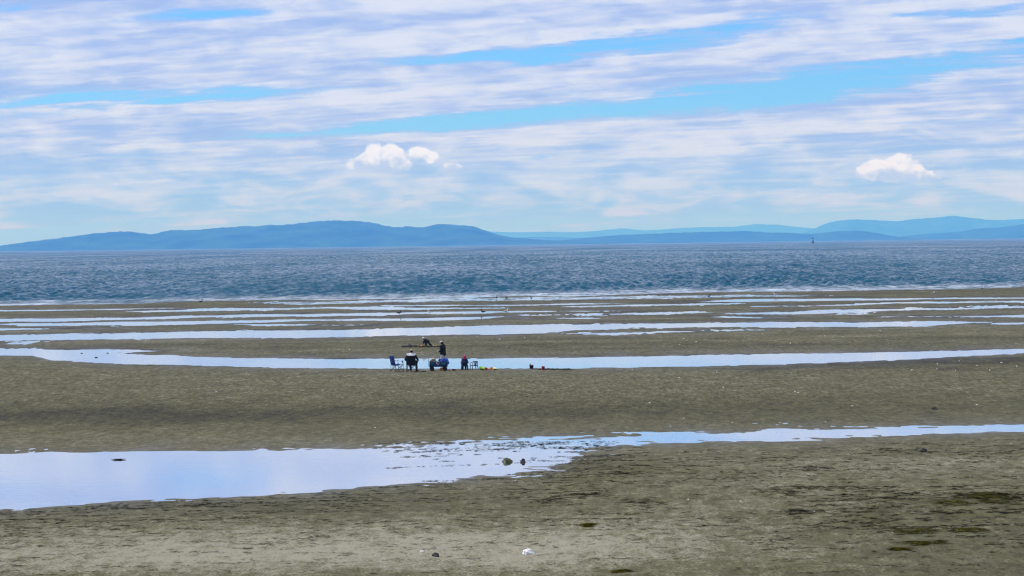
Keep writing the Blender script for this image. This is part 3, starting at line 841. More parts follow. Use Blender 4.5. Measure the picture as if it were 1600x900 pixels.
# ------------------------------------------------------------------ people
def hand(wr, dirn, up, side, curl=0.5):
    """palm, four fingers of different length and a thumb leaving the side of the palm; wr = wrist"""
    d = Vector(dirn).normalized(); u = Vector(up); u = (u - d * u.dot(d)).normalized(); s = d.cross(u) * side
    wr = Vector(wr)
    pr = [cap(wr, wr + d * 0.05, 0.026, 0.032, 0.012), ell(wr + d * 0.06, (0.036, 0.036, 0.036), 0.012)]
    pc = wr + d * 0.085
    for i, L in enumerate((0.066, 0.075, 0.070, 0.055)):
        k = pc + s * (0.030 - 0.020 * i)
        m = k + (d * math.cos(curl * 0.6) - u * math.sin(curl * 0.6)) * L * 0.5
        e = m + (d * math.cos(curl * 1.6) - u * math.sin(curl * 1.6)) * L * 0.5
        pr += [cap(k, m, 0.0095, 0.009, 0.004), cap(m, e, 0.009, 0.008, 0.003)]
    t0 = wr + d * 0.025 + s * 0.026
    t1 = t0 + (d * 0.6 + s * 0.7 - u * 0.2).normalized() * 0.038
    pr += [cap(t0, t1, 0.013, 0.011, 0.008), cap(t1, t1 + (d * 0.85 + s * 0.2 - u * 0.45).normalized() * 0.032, 0.0105, 0.009, 0.003)]
    return pr

def person(name, J, loc, rz, top, bottom, shoes, scale=1.0, cell=0.0105, girth=1.0, sleeve=1.0):
    """J: joints facing +Y. Returns the empty; parts body, jacket or shirt, trousers, two shoes"""
    root = empty(name, loc, rz, scale)
    V3 = lambda k: Vector(J[k])
    fwd = V3('face').normalized()
    upv = V3('headup').normalized()
    hc = V3('head'); g = girth
    sidev = fwd.cross(upv)
    R = np.array([sidev, fwd, upv]).T
    pel, chest, neck = V3('pelvis'), V3('chest'), V3('neck')
    body = [ell(hc + upv * 0.015, (0.076, 0.094, 0.105), 0.02, R), ell(hc - upv * 0.055 + fwd * 0.022, (0.055, 0.066, 0.062), 0.03, R),
            cap(neck, hc - upv * 0.05 - fwd * 0.02, 0.056, 0.052, 0.02),
            cap(hc + fwd * 0.088 + upv * 0.005, hc + fwd * 0.108 - upv * 0.022, 0.010, 0.015, 0.012),
            cap(hc + fwd * 0.082 - upv * 0.055 - sidev * 0.018, hc + fwd * 0.082 - upv * 0.055 + sidev * 0.018, 0.009, 0.009, 0.008)]
    for s in (-1, 1):
        body.append(ell(hc + sidev * 0.078 * s, (0.013, 0.022, 0.032), 0.006, R))
        body.append(ell(hc + sidev * 0.033 * s + fwd * 0.083 + upv * 0.022, (0.014, 0.012, 0.009), 0.006, R))
    torso = [cap(pel, pel + (chest - pel) * 0.45, 0.125 * g, 0.125 * g, 0.05)]
    ax = (chest - pel).normalized()
    across = (V3('shR') - V3('shL')).normalized()
    torso += [cap(chest - across * 0.075, chest + across * 0.075, 0.120 * g, 0.120 * g, 0.05), cap(pel - across * 0.05, pel + across * 0.05, 0.115 * g, 0.115 * g, 0.05),
              cap(neck - ax * 0.04, V3('shL'), 0.055, 0.062, 0.04), cap(neck - ax * 0.04, V3('shR'), 0.055, 0.062, 0.04), cap(chest, neck, 0.10 * g, 0.056, 0.04)]
    body += torso
    arms, legs = [], []
    for s in 'LR':
        sh, elb, wr = V3('sh' + s), V3('el' + s), V3('wr' + s)
        body += [cap(sh, elb, 0.052, 0.042, 0.02), cap(elb, wr, 0.042, 0.029, 0.015)]
        arms += [cap(sh, elb, 0.068 * g, 0.056, 0.03), cap(elb, elb + (wr - elb) * sleeve, 0.056, 0.045, 0.02)]
        hd = Vector(J.get('hand' + s, (wr - elb)))
        body += hand(wr, hd, J.get('back' + s, (0, 0, 1)), 1 if s == 'L' else -1, J.get('curl', 0.6))
        hp, kn, an = V3('hip' + s), V3('kn' + s), V3('an' + s)
        toe = Vector(J.get('toe' + s, (0, 0.2, 0)))
        body += [cap(hp, kn, 0.085, 0.058, 0.03), cap(kn, an, 0.058, 0.038, 0.02), cap(an, an + Vector((0, 0, -0.04)) + toe * 0.7, 0.038, 0.03, 0.02)]
        legs += [cap(hp, kn, 0.100 * g, 0.076, 0.04), cap(kn, kn + (an - kn) * 0.93, 0.076, 0.062, 0.02)]
    sdf_mesh(body, cell, 'body', M['skin'], root)
    hem = pel + ax * J.get('hem', -0.02)
    jk = [cap(hem, chest, 0.145 * g, 0.130 * g, 0.05), cap(chest - across * 0.085, chest + across * 0.085, 0.130 * g, 0.130 * g, 0.05),
          cap(hem - across * 0.06, hem + across * 0.06, 0.135 * g, 0.135 * g, 0.05),
          cap(neck - ax * 0.05, V3('shL'), 0.066, 0.076, 0.04), cap(neck - ax * 0.05, V3('shR'), 0.066, 0.076, 0.04), cap(chest, neck - ax * 0.005, 0.11 * g, 0.070, 0.03)] + arms
    fold = lambda X, Y, Z: 0.006 * np.sin(X * 41 + 3 * np.sin(Z * 23)) * np.sin(Z * 37 + 2 * np.sin(X * 19 + Y * 27))
    sdf_mesh(jk, cell * 1.25, J.get('top_name', 'jacket'), top, root, noise=fold)
    tr = [cap(pel - across * 0.05, pel + across * 0.05, 0.118 * g, 0.118 * g, 0.03), cap(pel, pel + ax * 0.06, 0.118 * g, 0.112 * g, 0.03)] + legs
    sdf_mesh(tr, cell * 1.25, 'trousers', bottom, root, noise=fold)
    for s in 'LR':
        an = V3('an' + s); toe = Vector(J.get('toe' + s, (0, 0.2, 0)))
        f0 = an + Vector((0, 0, -0.045)) - toe * 0.2
        sdf_mesh([cap(f0, an + Vector((0, 0, -0.055)) + toe * 0.75, 0.042, 0.036, 0.02), cap(an + Vector((0, 0, 0.02)), f0 + toe * 0.2, 0.05, 0.046, 0.02)], 0.010, 'shoe', shoes, root,
                 cut=lambda X, Y, Z, zz=an.z - 0.085: zz - Z)
    return root, hc, R

def cap_hat(root, hc, R, mat, brim=True):
    c = np.array(hc); side, f, u = R[:, 0], R[:, 1], R[:, 2]
    pr = [ell(c + u * 0.035 - f * 0.004, (0.088, 0.106, 0.098), 0.01, R)]
    def cutf(X, Y, Z):
        return -((X - c[0]) * u[0] + (Y - c[1]) * u[1] + (Z - c[2]) * u[2] - 0.035)
    h = sdf_mesh(pr, 0.009, 'cap', mat, root, cut=cutf)
    if brim:
        b = c + u * 0.042 + f * 0.085
        sdf_mesh([ell(b + f * 0.03, (0.07, 0.062, 0.010), 0.005, R)], 0.006, 'peak', mat, h)
    return h

# the seated man with his back to the road, in a black camp chair
def camp_chair(name, mat, loc, rz, label):
    root = empty(name, loc, rz)
    tag(root, label, 'camp chair')
    f = 0.011
    for sx in (-1, 1):
        x = 0.27 * sx
        tubes('leg', [([(x, 0.27, 0.02), (x * 1.02, -0.24, 0.42)], f)], M['frame'], root)
        tubes('leg', [([(x, -0.27, 0.02), (x * 1.05, 0.25, 0.42)], f)], M['frame'], root)
        tubes('back_post', [([(x, -0.27, 0.02), (x, -0.25, 0.40), (x * 0.98, -0.37, 0.90)], f)], M['frame'], root)
        tubes('arm_post', [([(x * 1.02, 0.26, 0.04), (x * 1.08, 0.25, 0.42), (x * 1.12, 0.22, 0.61)], f)], M['frame'], root)
        rows = [[(x * 1.0 + sx * u, y, zz) for u in (-0.03, 0.0, 0.03, 0.05)] for y, zz in ((-0.31, 0.66), (-0.12, 0.61), (0.08, 0.595), (0.25, 0.615))]
        a = cloth('armrest', rows, mat, root)
        for p in ((x, 0.27, 0.0), (x, -0.27, 0.0)):
            lathe('foot', [(0.020, 0.0), (0.024, 0.012), (0.014, 0.035)], M['rubber'], root, 10, p)
    tubes('cross_brace', [([(-0.27, 0.27, 0.03), (0.27, 0.25, 0.41)], f)], M['frame'], root)
    tubes('cross_brace', [([(0.27, 0.27, 0.03), (-0.27, 0.25, 0.41)], f)], M['frame'], root)
    tubes('cross_brace', [([(-0.27, -0.27, 0.03), (0.27, -0.24, 0.41)], f)], M['frame'], root)
    tubes('cross_brace', [([(0.27, -0.27, 0.03), (-0.27, -0.24, 0.41)], f)], M['frame'], root)
    U = np.linspace(-1, 1, 9)
    cloth('seat', [[(0.27 * u, y, zz - 0.055 * (1 - u * u)) for u in U] for y, zz in ((-0.25, 0.40), (-0.12, 0.385), (0.05, 0.40), (0.20, 0.43), (0.26, 0.435))], mat, root, 0.008)
    cloth('backrest', [[(0.28 * u * wd, y - 0.05 * (1 - u * u), zz) for u in U] for y, zz, wd in ((-0.25, 0.38, 0.98), (-0.27, 0.50, 0.97), (-0.31, 0.66, 0.97), (-0.345, 0.80, 0.98), (-0.37, 0.90, 1.0), (-0.365, 0.925, 0.99))], mat, root, 0.010)
    ch = lathe('cup_holder', [(0.036, 0.0), (0.042, 0.09), (0.046, 0.095)], mat, root, 14, (0.31, 0.19, 0.505))
    return root

PX_M = lambda p: (FPX / math.hypot(p.y, CAM_H))

# blue chair, turned to the right
p = at(620.5, 580.2)
camp_chair('camp_chair', M['blue_cloth'], p, math.radians(-58), 'empty blue folding camp chair beside the seated man')
p = at(643.5, 580.4)
camp_chair('camp_chair', M['black_cloth'], p, math.radians(-6), 'black folding camp chair with the man sitting in it')
J = dict(pelvis=(0, -0.10, 0.52), chest=(0, -0.20, 0.84), neck=(0, -0.19, 1.03), head=(0.01, -0.15, 1.17), face=(0.05, 1, -0.08), headup=(0, 0.05, 1),
         shL=(-0.20, -0.20, 0.96), shR=(0.20, -0.20, 0.96), elL=(-0.35, -0.14, 0.70), elR=(0.35, -0.12, 0.70), wrL=(-0.37, 0.08, 0.655), wrR=(0.36, 0.10, 0.655),
         hipL=(-0.10, -0.08, 0.52), hipR=(0.10, -0.08, 0.52), knL=(-0.16, 0.36, 0.55), knR=(0.22, 0.33, 0.55), anL=(-0.10, 0.42, 0.085), anR=(0.26, 0.20, 0.085),
         toeL=(-0.03, 0.2, 0), toeR=(0.08, 0.19, 0), hem=0.0)
man, hc, R = person('person', J, p, math.radians(-4), M['black_cloth'], M['black_cloth'], M['shoe'], 1.0, girth=1.12, sleeve=0.9)
tag(man, 'person in black with white shoulder yoke sitting back-on in the black camp chair', 'person')
c = np.array(hc)
sdf_mesh([ell(c + np.array([0, -0.022, -0.005]), (0.086, 0.088, 0.098), 0.01, R)], 0.009, 'hair', M['hair_dark'], man,
         cut=lambda X, Y, Z: np.maximum((Z - c[2]) - 0.055, (Y - c[1]) - 0.012))
# pale yoke of the jacket over the shoulders
sdf_mesh([cap((-0.20, -0.205, 0.965), (0.20, -0.205, 0.965), 0.084, 0.084, 0.03), cap((0, -0.20, 0.86), (0, -0.19, 1.03), 0.150, 0.075, 0.04), cap((-0.09, -0.20, 0.86), (0.09, -0.20, 0.86), 0.15, 0.15, 0.04)], 0.012, 'yoke', M['white_cloth'], man,
         cut=lambda X, Y, Z: 0.885 - Z)

# the standing one behind the wagon, turned to the left
p = at(692.6, 577.2)
J = dict(pelvis=(0, 0, 0.90), chest=(0, 0.02, 1.24), neck=(0, 0.04, 1.42), head=(0, 0.10, 1.545), face=(0, 1, -0.35), headup=(0, 0.35, 1), top_name='jacket',
         shL=(-0.18, 0.02, 1.36), shR=(0.18, 0.02, 1.36), elL=(-0.25, 0.02, 1.08), elR=(0.25, 0.02, 1.08), wrL=(-0.10, 0.24, 1.05), wrR=(0.10, 0.24, 1.06),
         handL=(0.5, 0.5, 0.0), handR=(-0.5, 0.5, 0.0), backL=(0, 0.2, 1), backR=(0, 0.2, 1), curl=0.8,
         hipL=(-0.09, 0, 0.88), hipR=(0.09, 0, 0.88), knL=(-0.10, 0.03, 0.48), knR=(0.11, 0.01, 0.48), anL=(-0.11, -0.02, 0.085), anR=(0.12, -0.03, 0.085), hem=0.02)
st, hc, R = person('person', J, p, math.radians(62), M['dark_jacket'], M['pale_trouser'], M['shoe'], 1.0, girth=1.1, sleeve=0.95)
tag(st, 'standing person in dark jacket, pale trousers and light cap behind the wagon', 'person')
cap_hat(st, hc, R, M['grey_cap'])
c2 = np.array(hc); f2 = R[:, 1]; u2 = R[:, 2]
sdf_mesh([ell(c2 - f2 * 0.025, (0.086, 0.088, 0.095), 0.02, R), cap(c2 - f2 * 0.06 - u2 * 0.02, c2 - f2 * 0.085 - u2 * 0.17, 0.07, 0.045, 0.03)], 0.010, 'hair', M['hair_dark'], st,
         cut=lambda X, Y, Z: np.maximum((X - c2[0]) * f2[0] + (Y - c2[1]) * f2[1] + (Z - c2[2]) * f2[2] - 0.02, (X - c2[0]) * u2[0] + (Y - c2[1]) * u2[1] + (Z - c2[2]) * u2[2] - 0.04))
# what the hands hold
mw = Matrix.Translation(p) @ Matrix.Rotation(math.radians(62), 4, 'Z')
cup = empty('paper_cup', mw @ Vector((0.0, 0.325, 0.985)))
tag(cup, 'small cream paper cup in the hands of the standing person', 'cup')
lathe('wall', [(0.030, 0.0), (0.040, 0.105), (0.037, 0.105), (0.028, 0.006)], M['cream'], cup, 16)
lathe('lid', [(0.043, 0.106), (0.043, 0.114), (0.034, 0.120)], M['white_cloth'], cup, 16)

# the child on the little chair
def plastic_chair(loc, rz, label):
    root = empty('plastic_chair', loc, rz)
    tag(root, label, 'chair')
    m = M['navy_plastic']
    for sx in (-1, 1):
        for y0, y1 in ((0.17, 0.15), (-0.18, -0.13)):
            tubes('leg', [([(0.185 * sx, y0, 0.0), (0.165 * sx, y1, 0.27)], [0.017, 0.024])], m, root)
        tubes('armrest', [([(0.165 * sx, 0.15, 0.26), (0.19 * sx, 0.145, 0.40), (0.195 * sx, 0.09, 0.43), (0.185 * sx, -0.08, 0.45), (0.15 * sx, -0.175, 0.50)], 0.018)], m, root)
        tubes('back_post', [([(0.150 * sx, -0.14, 0.27), (0.145 * sx, -0.175, 0.42), (0.120 * sx, -0.195, 0.525)], 0.017)], m, root)
    U = np.linspace(-1, 1, 7)
    cloth('seat', [[(0.185 * u, y, zz - 0.012 * (1 - u * u)) for u in U] for y, zz in ((-0.16, 0.265), (0, 0.27), (0.13, 0.285), (0.175, 0.275), (0.18, 0.25))], m, root, 0.018)
    cloth('top_rail', [[(0.135 * u, -0.19 - 0.025 * (1 - u * u), zz - 0.012 * u * u) for u in U] for zz in (0.475, 0.505, 0.535)], m, root, 0.022)
    for x in (-0.06, 0.0, 0.06):
        cloth('slat', [[(x + u, -0.155 - (zz - 0.27) * 0.2 - 0.01, zz) for u in (-0.017, 0.0, 0.017)] for zz in (0.27, 0.37, 0.485)], m, root, 0.012)
    return root
pc = at(726.0, 578.2)
plastic_chair(pc, math.radians(8), "child's navy plastic chair with the pink-hatted child sitting in it")
p = at(740.8, 578.4)
plastic_chair(p, math.radians(24), "empty child's navy plastic armchair with slatted back next to the child")
J = dict(pelvis=(0, -0.05, 0.40), chest=(0, -0.07, 0.62), neck=(0, -0.05, 0.735), head=(-0.01, -0.02, 0.845), face=(-0.25, 1, -0.15), headup=(0, 0.1, 1),
         shL=(-0.125, -0.06, 0.69), shR=(0.125, -0.06, 0.69), elL=(-0.20, -0.03, 0.50), elR=(0.21, -0.04, 0.51), wrL=(-0.15, 0.13, 0.47), wrR=(0.16, 0.12, 0.48),
         hipL=(-0.07, -0.03, 0.385), hipR=(0.07, -0.03, 0.385), knL=(-0.09, 0.22, 0.37), knR=(0.09, 0.22, 0.37), anL=(-0.09, 0.25, 0.085), anR=(0.10, 0.24, 0.085), toeL=(0, 0.14, 0), toeR=(0, 0.14, 0), hem=-0.02)
kid, hc, R = person('person', J, pc, math.radians(8), M['navy'], M['navy'], M['shoe'], 0.88, cell=0.0095, girth=0.86, sleeve=0.92)
tag(kid, 'small seated person in navy jacket and bright pink hat', 'person')
c3 = np.array(hc)
hat = sdf_mesh([ell(c3 + np.array([0, -0.012, 0.02]), (0.100, 0.115, 0.118), 0.02, R), cap(c3 + np.array([0, -0.05, -0.05]), c3 + np.array([0, -0.055, -0.115]), 0.088, 0.075, 0.03)], 0.009, 'hat', M['pink'], kid,
               cut=lambda X, Y, Z: (X - c3[0]) * R[0, 1] + (Y - c3[1]) * R[1, 1] - 0.055)

# the one bending over the hole further out
p = at(667.0, 542.4)
J = dict(pelvis=(0, -0.12, 0.46), chest=(0, 0.09, 0.56), neck=(0, 0.20, 0.625), head=(0, 0.275, 0.71), face=(0, 1, -0.55), headup=(0, 0.55, 1), top_name='shirt',
         shL=(-0.14, 0.16, 0.60), shR=(0.14, 0.16, 0.60), elL=(-0.17, 0.24, 0.38), elR=(0.17, 0.28, 0.38), wrL=(-0.09, 0.34, 0.20), wrR=(0.09, 0.36, 0.20),
         hipL=(-0.09, -0.12, 0.44), hipR=(0.09, -0.12, 0.44), knL=(-0.15, 0.08, 0.34), knR=(0.13, -0.20, 0.26), anL=(-0.15, 0.0, 0.085), anR=(0.16, -0.42, 0.085), toeL=(0, 0.16, 0), toeR=(0.02, 0.16, 0), hem=0.02,
         backL=(0, 1, 0), backR=(0, 1, 0))
dig, hc, R = person('person', J, p, math.radians(80), M['dark_jacket'], M['black_cloth'], M['shoe'], 0.86, cell=0.0105, girth=0.9, sleeve=0.3)
tag(dig, 'person in dark clothes and white cap crouching to dig in the sand', 'person')
cap_hat(dig, hc, R, M['white_cloth'])

# ------------------------------------------------------------------ folding wagon and what it carries
pw = at(685.2, 579.2)
wag = empty('folding_wagon', pw, math.radians(3))
tag(wag, 'blue fabric folding wagon loaded with bags', 'wagon')
def tub(L, Wd, z0, z1, mat):
    rows = []
    import itertools
    prof = [(-1, z1), (-1, z0 + 0.03), (-0.93, z0), (0.93, z0), (1, z0 + 0.03), (1, z1)]
    U = np.linspace(-L / 2, L / 2, 9)
    o = cloth('fabric_tub', [[(x, Wd / 2 * w_, zz - (0.012 * (1 - (2 * x / L) ** 2) if zz == z1 else 0)) for x in U] for w_, zz in prof], mat, wag, 0.014)
    for sx in (-1, 1):
        cloth('end_panel', [[(sx * L / 2, y, zz) for y in np.linspace(-Wd / 2 + 0.008, Wd / 2 - 0.008, 5)] for zz in (z0 + 0.01, (z0 + z1) / 2, z1 - 0.004)], mat, wag, 0.014)
    return o
tub(1.0, 0.50, 0.24, 0.535, M['wagon'])
tubes('top_rail', [([(-0.51, -0.26, 0.54), (0.51, -0.26, 0.54)], 0.012)], M['frame'], wag)
tubes('top_rail', [([(-0.51, 0.26, 0.54), (0.51, 0.26, 0.54)], 0.012)], M['frame'], wag)
for sx in (-1, 1):
    for sy in (-1, 1):
        tubes('corner_post', [([(0.51 * sx, 0.265 * sy, 0.20), (0.51 * sx, 0.265 * sy, 0.56)], 0.013)], M['frame'], wag)
        wh = empty('wheel', (0.375 * sx, 0.27 * sy, 0.125)); wh.parent = wag; wh.rotation_euler = (math.radians(90), 0, 0)
        lathe('tyre', [(0.085, -0.038), (0.115, -0.042), (0.125, -0.025), (0.125, 0.025), (0.115, 0.042), (0.085, 0.038)], M['rubber'], wh, 24)
        lathe('rim', [(0.0835, -0.03), (0.06, -0.028), (0.03, -0.035), (0.03, 0.035), (0.06, 0.028), (0.0835, 0.03)], M['frame'], wh, 20)
        tubes('wheel_fork', [([(0.375 * sx, 0.21 * sy, 0.125), (0.40 * sx, 0.21 * sy, 0.25)], 0.014)], M['frame'], wag)
    tubes('axle', [([(0.375 * sx, -0.24, 0.125), (0.375 * sx, 0.24, 0.125)], 0.010)], M['frame'], wag)
tubes('side_brace', [([(-0.50, -0.275, 0.25), (0.0, -0.275, 0.53)], 0.008), ([(0.50, -0.275, 0.25), (0.0, -0.275, 0.53)], 0.008)], M['frame'], wag)
tubes('pull_handle', [([(-0.52, 0.0, 0.24), (-0.57, 0.0, 0.30), (-0.55, 0.0, 0.74)], 0.012), ([(-0.55, -0.08, 0.74), (-0.55, 0.08, 0.74)], 0.016)], M['frame'], wag)
cloth('side_pocket', [[(0.16 + x, -0.292 - 0.02 * (1 - abs(zz - 0.36) * 7), zz) for x in np.linspace(0, 0.28, 5)] for zz in (0.27, 0.32, 0.37, 0.43)], M['wagon'], wag, 0.006)
tubes('white_strap', [([(-0.10, -0.29, 0.50), (-0.09, -0.295, 0.40), (-0.05, -0.295, 0.345), (0.0, -0.295, 0.37), (0.03, -0.295, 0.44), (0.035, -0.29, 0.53), (-0.03, -0.29, 0.545), (-0.10, -0.29, 0.50)], 0.016)], M['white_cloth'], wag)
mwg = Matrix.Translation(pw) @ Matrix.Rotation(math.radians(3), 4, 'Z')

def soft_bag(name, prims, mat, loc, rz, label, cat, strap=None, strap_mat=None, cell=0.014):
    r = empty(name, loc, rz)
    tag(r, label, cat)
    fold = lambda X, Y, Z: 0.012 * np.sin(X * 31 + 2 * np.sin(Z * 21)) * np.sin(Z * 29 + Y * 23)
    sdf_mesh(prims, cell, 'bag_body', mat, r, noise=fold)
    if strap:
        tubes('strap', strap, strap_mat or mat, r)
    return r
soft_bag('duffel_bag', [cap((-0.14, 0, 0.20), (0.14, 0, 0.20), 0.145, 0.15, 0.03), cap((-0.13, 0, 0.34), (0.13, 0, 0.33), 0.10, 0.11, 0.05)], M['bright_blue'], mwg @ Vector((0.335, 0.02, 0.262)), math.radians(4),
         'bright blue bag bulging over the end of the wagon', 'bag', [([(-0.10, -0.10, 0.33), (-0.05, -0.10, 0.44), (0.08, -0.10, 0.44), (0.12, -0.10, 0.33)], 0.012)], M['navy'])
soft_bag('tote_bag', [cap((-0.09, 0, 0.12), (0.10, 0, 0.12), 0.115, 0.115, 0.03), cap((-0.10, 0, 0.34), (0.07, 0.02, 0.36), 0.075, 0.085, 0.05), cap((-0.02, -0.03, 0.40), (0.05, -0.02, 0.44), 0.05, 0.04, 0.04)], M['tan'], mwg @ Vector((-0.30, 0.0, 0.262)), 0,
         'tan canvas bag stuffed with a cream towel in the wagon', 'bag', [([(-0.08, -0.09, 0.34), (-0.06, -0.10, 0.43), (0.05, -0.10, 0.43), (0.09, -0.09, 0.34)], 0.016)], M['cream'])
soft_bag('backpack', [cap((-0.06, 0, 0.13), (0.06, 0, 0.13), 0.12, 0.12, 0.03), cap((0, 0, 0.18), (0.02, 0, 0.33), 0.11, 0.08, 0.05)], M['dark_green'], mwg @ Vector((0.06, 0.05, 0.262)), 0.3,
         'dark green bag between the tan and blue bags in the wagon', 'bag', [([(-0.04, -0.06, 0.38), (0.02, -0.06, 0.43), (0.07, -0.06, 0.38)], 0.010)], M['black_cloth'])

# ------------------------------------------------------------------ buckets, toys and bundles on the sand
def bucket(px, py, r, h, mat, label, fill=None, tilt=(0, 0), handle='white', name='bucket', sink=0.01, loc=None):
    p = at(px, py) if loc is None else loc
    root = empty(name, (p.x, p.y, p.z - sink))
    root.rotation_euler = (tilt[0], tilt[1], rnd.random() * 3)
    tag(root, label, 'bucket')
    lathe('shell', [(r * 0.74, 0.0), (r * 0.97, h * 0.97), (r * 1.06, h * 0.97), (r * 1.06, h), (r * 0.92, h), (r * 0.70, 0.012)], mat, root, 22)
    tubes('handle', [([(r * math.cos(t), 0.02 + 0.5 * r * math.sin(t), h * 0.93 - 0.55 * r * math.sin(t) * 0.7) for t in np.linspace(0, math.pi, 9)], 0.006)], M['white_cloth'] if handle == 'white' else M['rubber'], root)
    if fill:
        sdf_mesh([ell((0, 0, h * 0.93), (r * 0.9, r * 0.9, r * 0.38), 0.02)], 0.014, 'sand_filling', fill, root)
    return root
bucket(689.6, 579.9, 0.090, 0.21, M['amber'], 'orange bucket on the sand against the wagon wheel', loc=Vector(mwg @ Vector((0.17, -0.40, 0.0))))
bucket(848.8, 578.0, 0.100, 0.21, M['red'], 'bright red bucket at the water edge next to the low ridge of sand', M['heap_sand'])
b = bucket(830.5, 575.9, 0.130, 0.20, M['rubber'], 'black bucket heaped with sand beside the red bucket', M['heap_sand'], handle='dark')
tubes('spade_blade', [([(0.11, 0.02, 0.10), (0.125, 0.03, 0.22), (0.12, 0.03, 0.31)], [0.03, 0.038, 0.02])], M['rubber'], b)
bucket(640.4, 542.0, 0.115, 0.18, M['blue_plastic'], 'dark blue bucket standing at the end of the dug trench', handle='dark')
bucket(658.6, 543.0, 0.085, 0.16, M['orange'], 'orange and red bucket under the hands of the digging person', M['yellow'])

def spade(px, py, mat, label, rz, L=0.36):
    p = at(px, py)
    root = empty('toy_spade', (p.x, p.y, p.z + 0.04), rz, 1.35)
    tag(root, label, 'toy spade')
    U = (-0.05, -0.025, 0, 0.025, 0.05)
    cloth('blade', [[(x, u, zz + 6 * u * u) for u in U] for x, zz in ((L * 0.5, 0.0), (L * 0.38, 0.0), (L * 0.2, 0.012))], mat, root, 0.008)
    tubes('shaft', [([(L * 0.2, 0, 0.016), (-L * 0.42, 0, 0.03)], 0.014)], mat, root)
    tubes('grip', [([(-L * 0.42, -0.045, 0.03), (-L * 0.47, 0, 0.03), (-L * 0.42, 0.045, 0.03)], 0.014)], mat, root)
    return root
spade(680.5, 541.8, M['yellow'], 'yellow toy spade lying at the dug trench', 0.1, 0.42)
spade(766.5, 578.0, M['amber'], 'orange toy spade lying among the sand toys', -0.12, 0.34)
spade(777.0, 578.0, M['green'], 'thin lime green toy spade past the pale yellow bowl', 0.08, 0.24)

def mould(px, py, prof, mat, label, cat, name, tilt):
    p = at(px, py)
    root = empty(name, (p.x, p.y, p.z + 0.02), 0, 1.3)
    root.rotation_euler = tilt
    tag(root, label, cat)
    s = lathe('shell', prof, mat, root, 22)
    n = len(prof)
    for k in range(6):
        t = k * math.pi / 3
        rr = prof[n // 2 - 1]
        tubes('rib', [([(prof[0][0] * math.cos(t), prof[0][0] * math.sin(t), prof[0][1] + 0.004), (rr[0] * 1.01 * math.cos(t), rr[0] * 1.01 * math.sin(t), rr[1])], 0.007)], mat, root, 6)
    return root
mould(752.3, 578.3, [(0.05, 0), (0.11, 0.10), (0.125, 0.10), (0.125, 0.115), (0.10, 0.115), (0.045, 0.01)], M['green'], 'lime green sand sieve lying beside the empty plastic chair', 'sand toy', 'sand_sieve', (0.35, 0.1, 0.3))
mould(755.3, 578.1, [(0.04, 0), (0.075, 0.09), (0.085, 0.09), (0.085, 0.10), (0.07, 0.10), (0.035, 0.01)], M['yellow'], 'yellow sand mould between the green sieve and the orange pail', 'sand toy', 'sand_mould', (1.1, 0.2, 0.9))
bucket(758.4, 578.6, 0.085, 0.15, M['orange'], 'orange toy pail tipped over among the sand toys', tilt=(0.5, 0.3), sink=-0.02)
mould(772.8, 578.0, [(0.06, 0), (0.11, 0.09), (0.12, 0.09), (0.12, 0.10), (0.10, 0.10), (0.05, 0.01)], M['pale_yellow'], 'pale yellow bowl lying upside down among the sand toys', 'sand toy', 'toy_bowl', (2.6, 0.2, 0.4))
mould(767.5, 578.3, [(0.045, 0), (0.075, 0.075), (0.085, 0.075), (0.085, 0.085), (0.07, 0.085), (0.04, 0.01)], M['amber'], 'amber sand mould lying behind the orange toy spade', 'sand toy', 'sand_mould', (0.8, 0.3, 0.2))
bpy.data.objects['toy_bowl'].location.z += 0.09

def bundle(px, py, prims, mat, label, cat, name, extra=None):
    p = at(px, py)
    r = empty(name, (p.x, p.y, p.z - 0.01))
    tag(r, label, cat)
    fold = lambda X, Y, Z: 0.010 * np.sin(X * 51 + 2 * np.sin(Y * 33)) * np.sin(Z * 47 + Y * 37)
    sdf_mesh(prims, 0.010, 'main_fold', mat, r, noise=fold)
    if extra:
        sdf_mesh(extra[0], 0.010, 'pale_fold', extra[1], r, noise=fold)
    return r
bundle(708.0, 579.0, [cap((-0.02, 0, 0.055), (0.11, 0.0, 0.04), 0.058, 0.045, 0.02), cap((0.04, 0.03, 0.07), (0.10, 0.05, 0.05), 0.04, 0.04, 0.02)], M['maroon'], 'maroon and cream cloth bundle on the sand between wagon and seated child', 'cloth bundle', 'cloth_bundle',
       ([ell((-0.085, -0.01, 0.05), (0.055, 0.05, 0.045))], M['cream']))
bundle(661.2, 581.0, [ell((0, 0, 0.035), (0.06, 0.14, 0.036)), ell((0.10, 0.02, 0.030), (0.055, 0.14, 0.034))], M['shoe'], 'low dark lumps added as shadow beside the seated man', 'shoes', 'shadow_lumps')  # dark lumps added where the seated man's shadow falls

def ridge(px0, py0, px1, py1, wdt, hgt, label, name, seed, gap_=0.0):
    a, b = at(px0, py0), at(px1, py1)
    L = (b - a).length
    r = random.Random(seed)
    root = empty(name, (a + b) * 0.5, math.atan2(b.y - a.y, b.x - a.x))
    tag(root, label, 'sand ridge')
    pr = []
    x = -L / 2
    while x < L / 2:
        s = r.uniform(0.5, 1.1)
        if r.random() > gap_:
            pr.append(ell((x, r.uniform(-0.06, 0.06), -0.02), (r.uniform(0.08, 0.16), wdt * s, hgt * s + 0.02), 0.03))
        x += 0.07
    sdf_mesh(pr, 0.02, 'dug_sand', M['dug_sand'], root, noise=lambda X, Y, Z: 0.012 * np.sin(X * 43 + 3 * np.sin(Y * 31)) * np.sin(Y * 39 + Z * 51))
    return root
ridge(629.5, 542.4, 688, 542.4, 0.18, 0.12, 'dark dug trench bank behind the blue bucket and the digging person', 'trench_bank', 3)
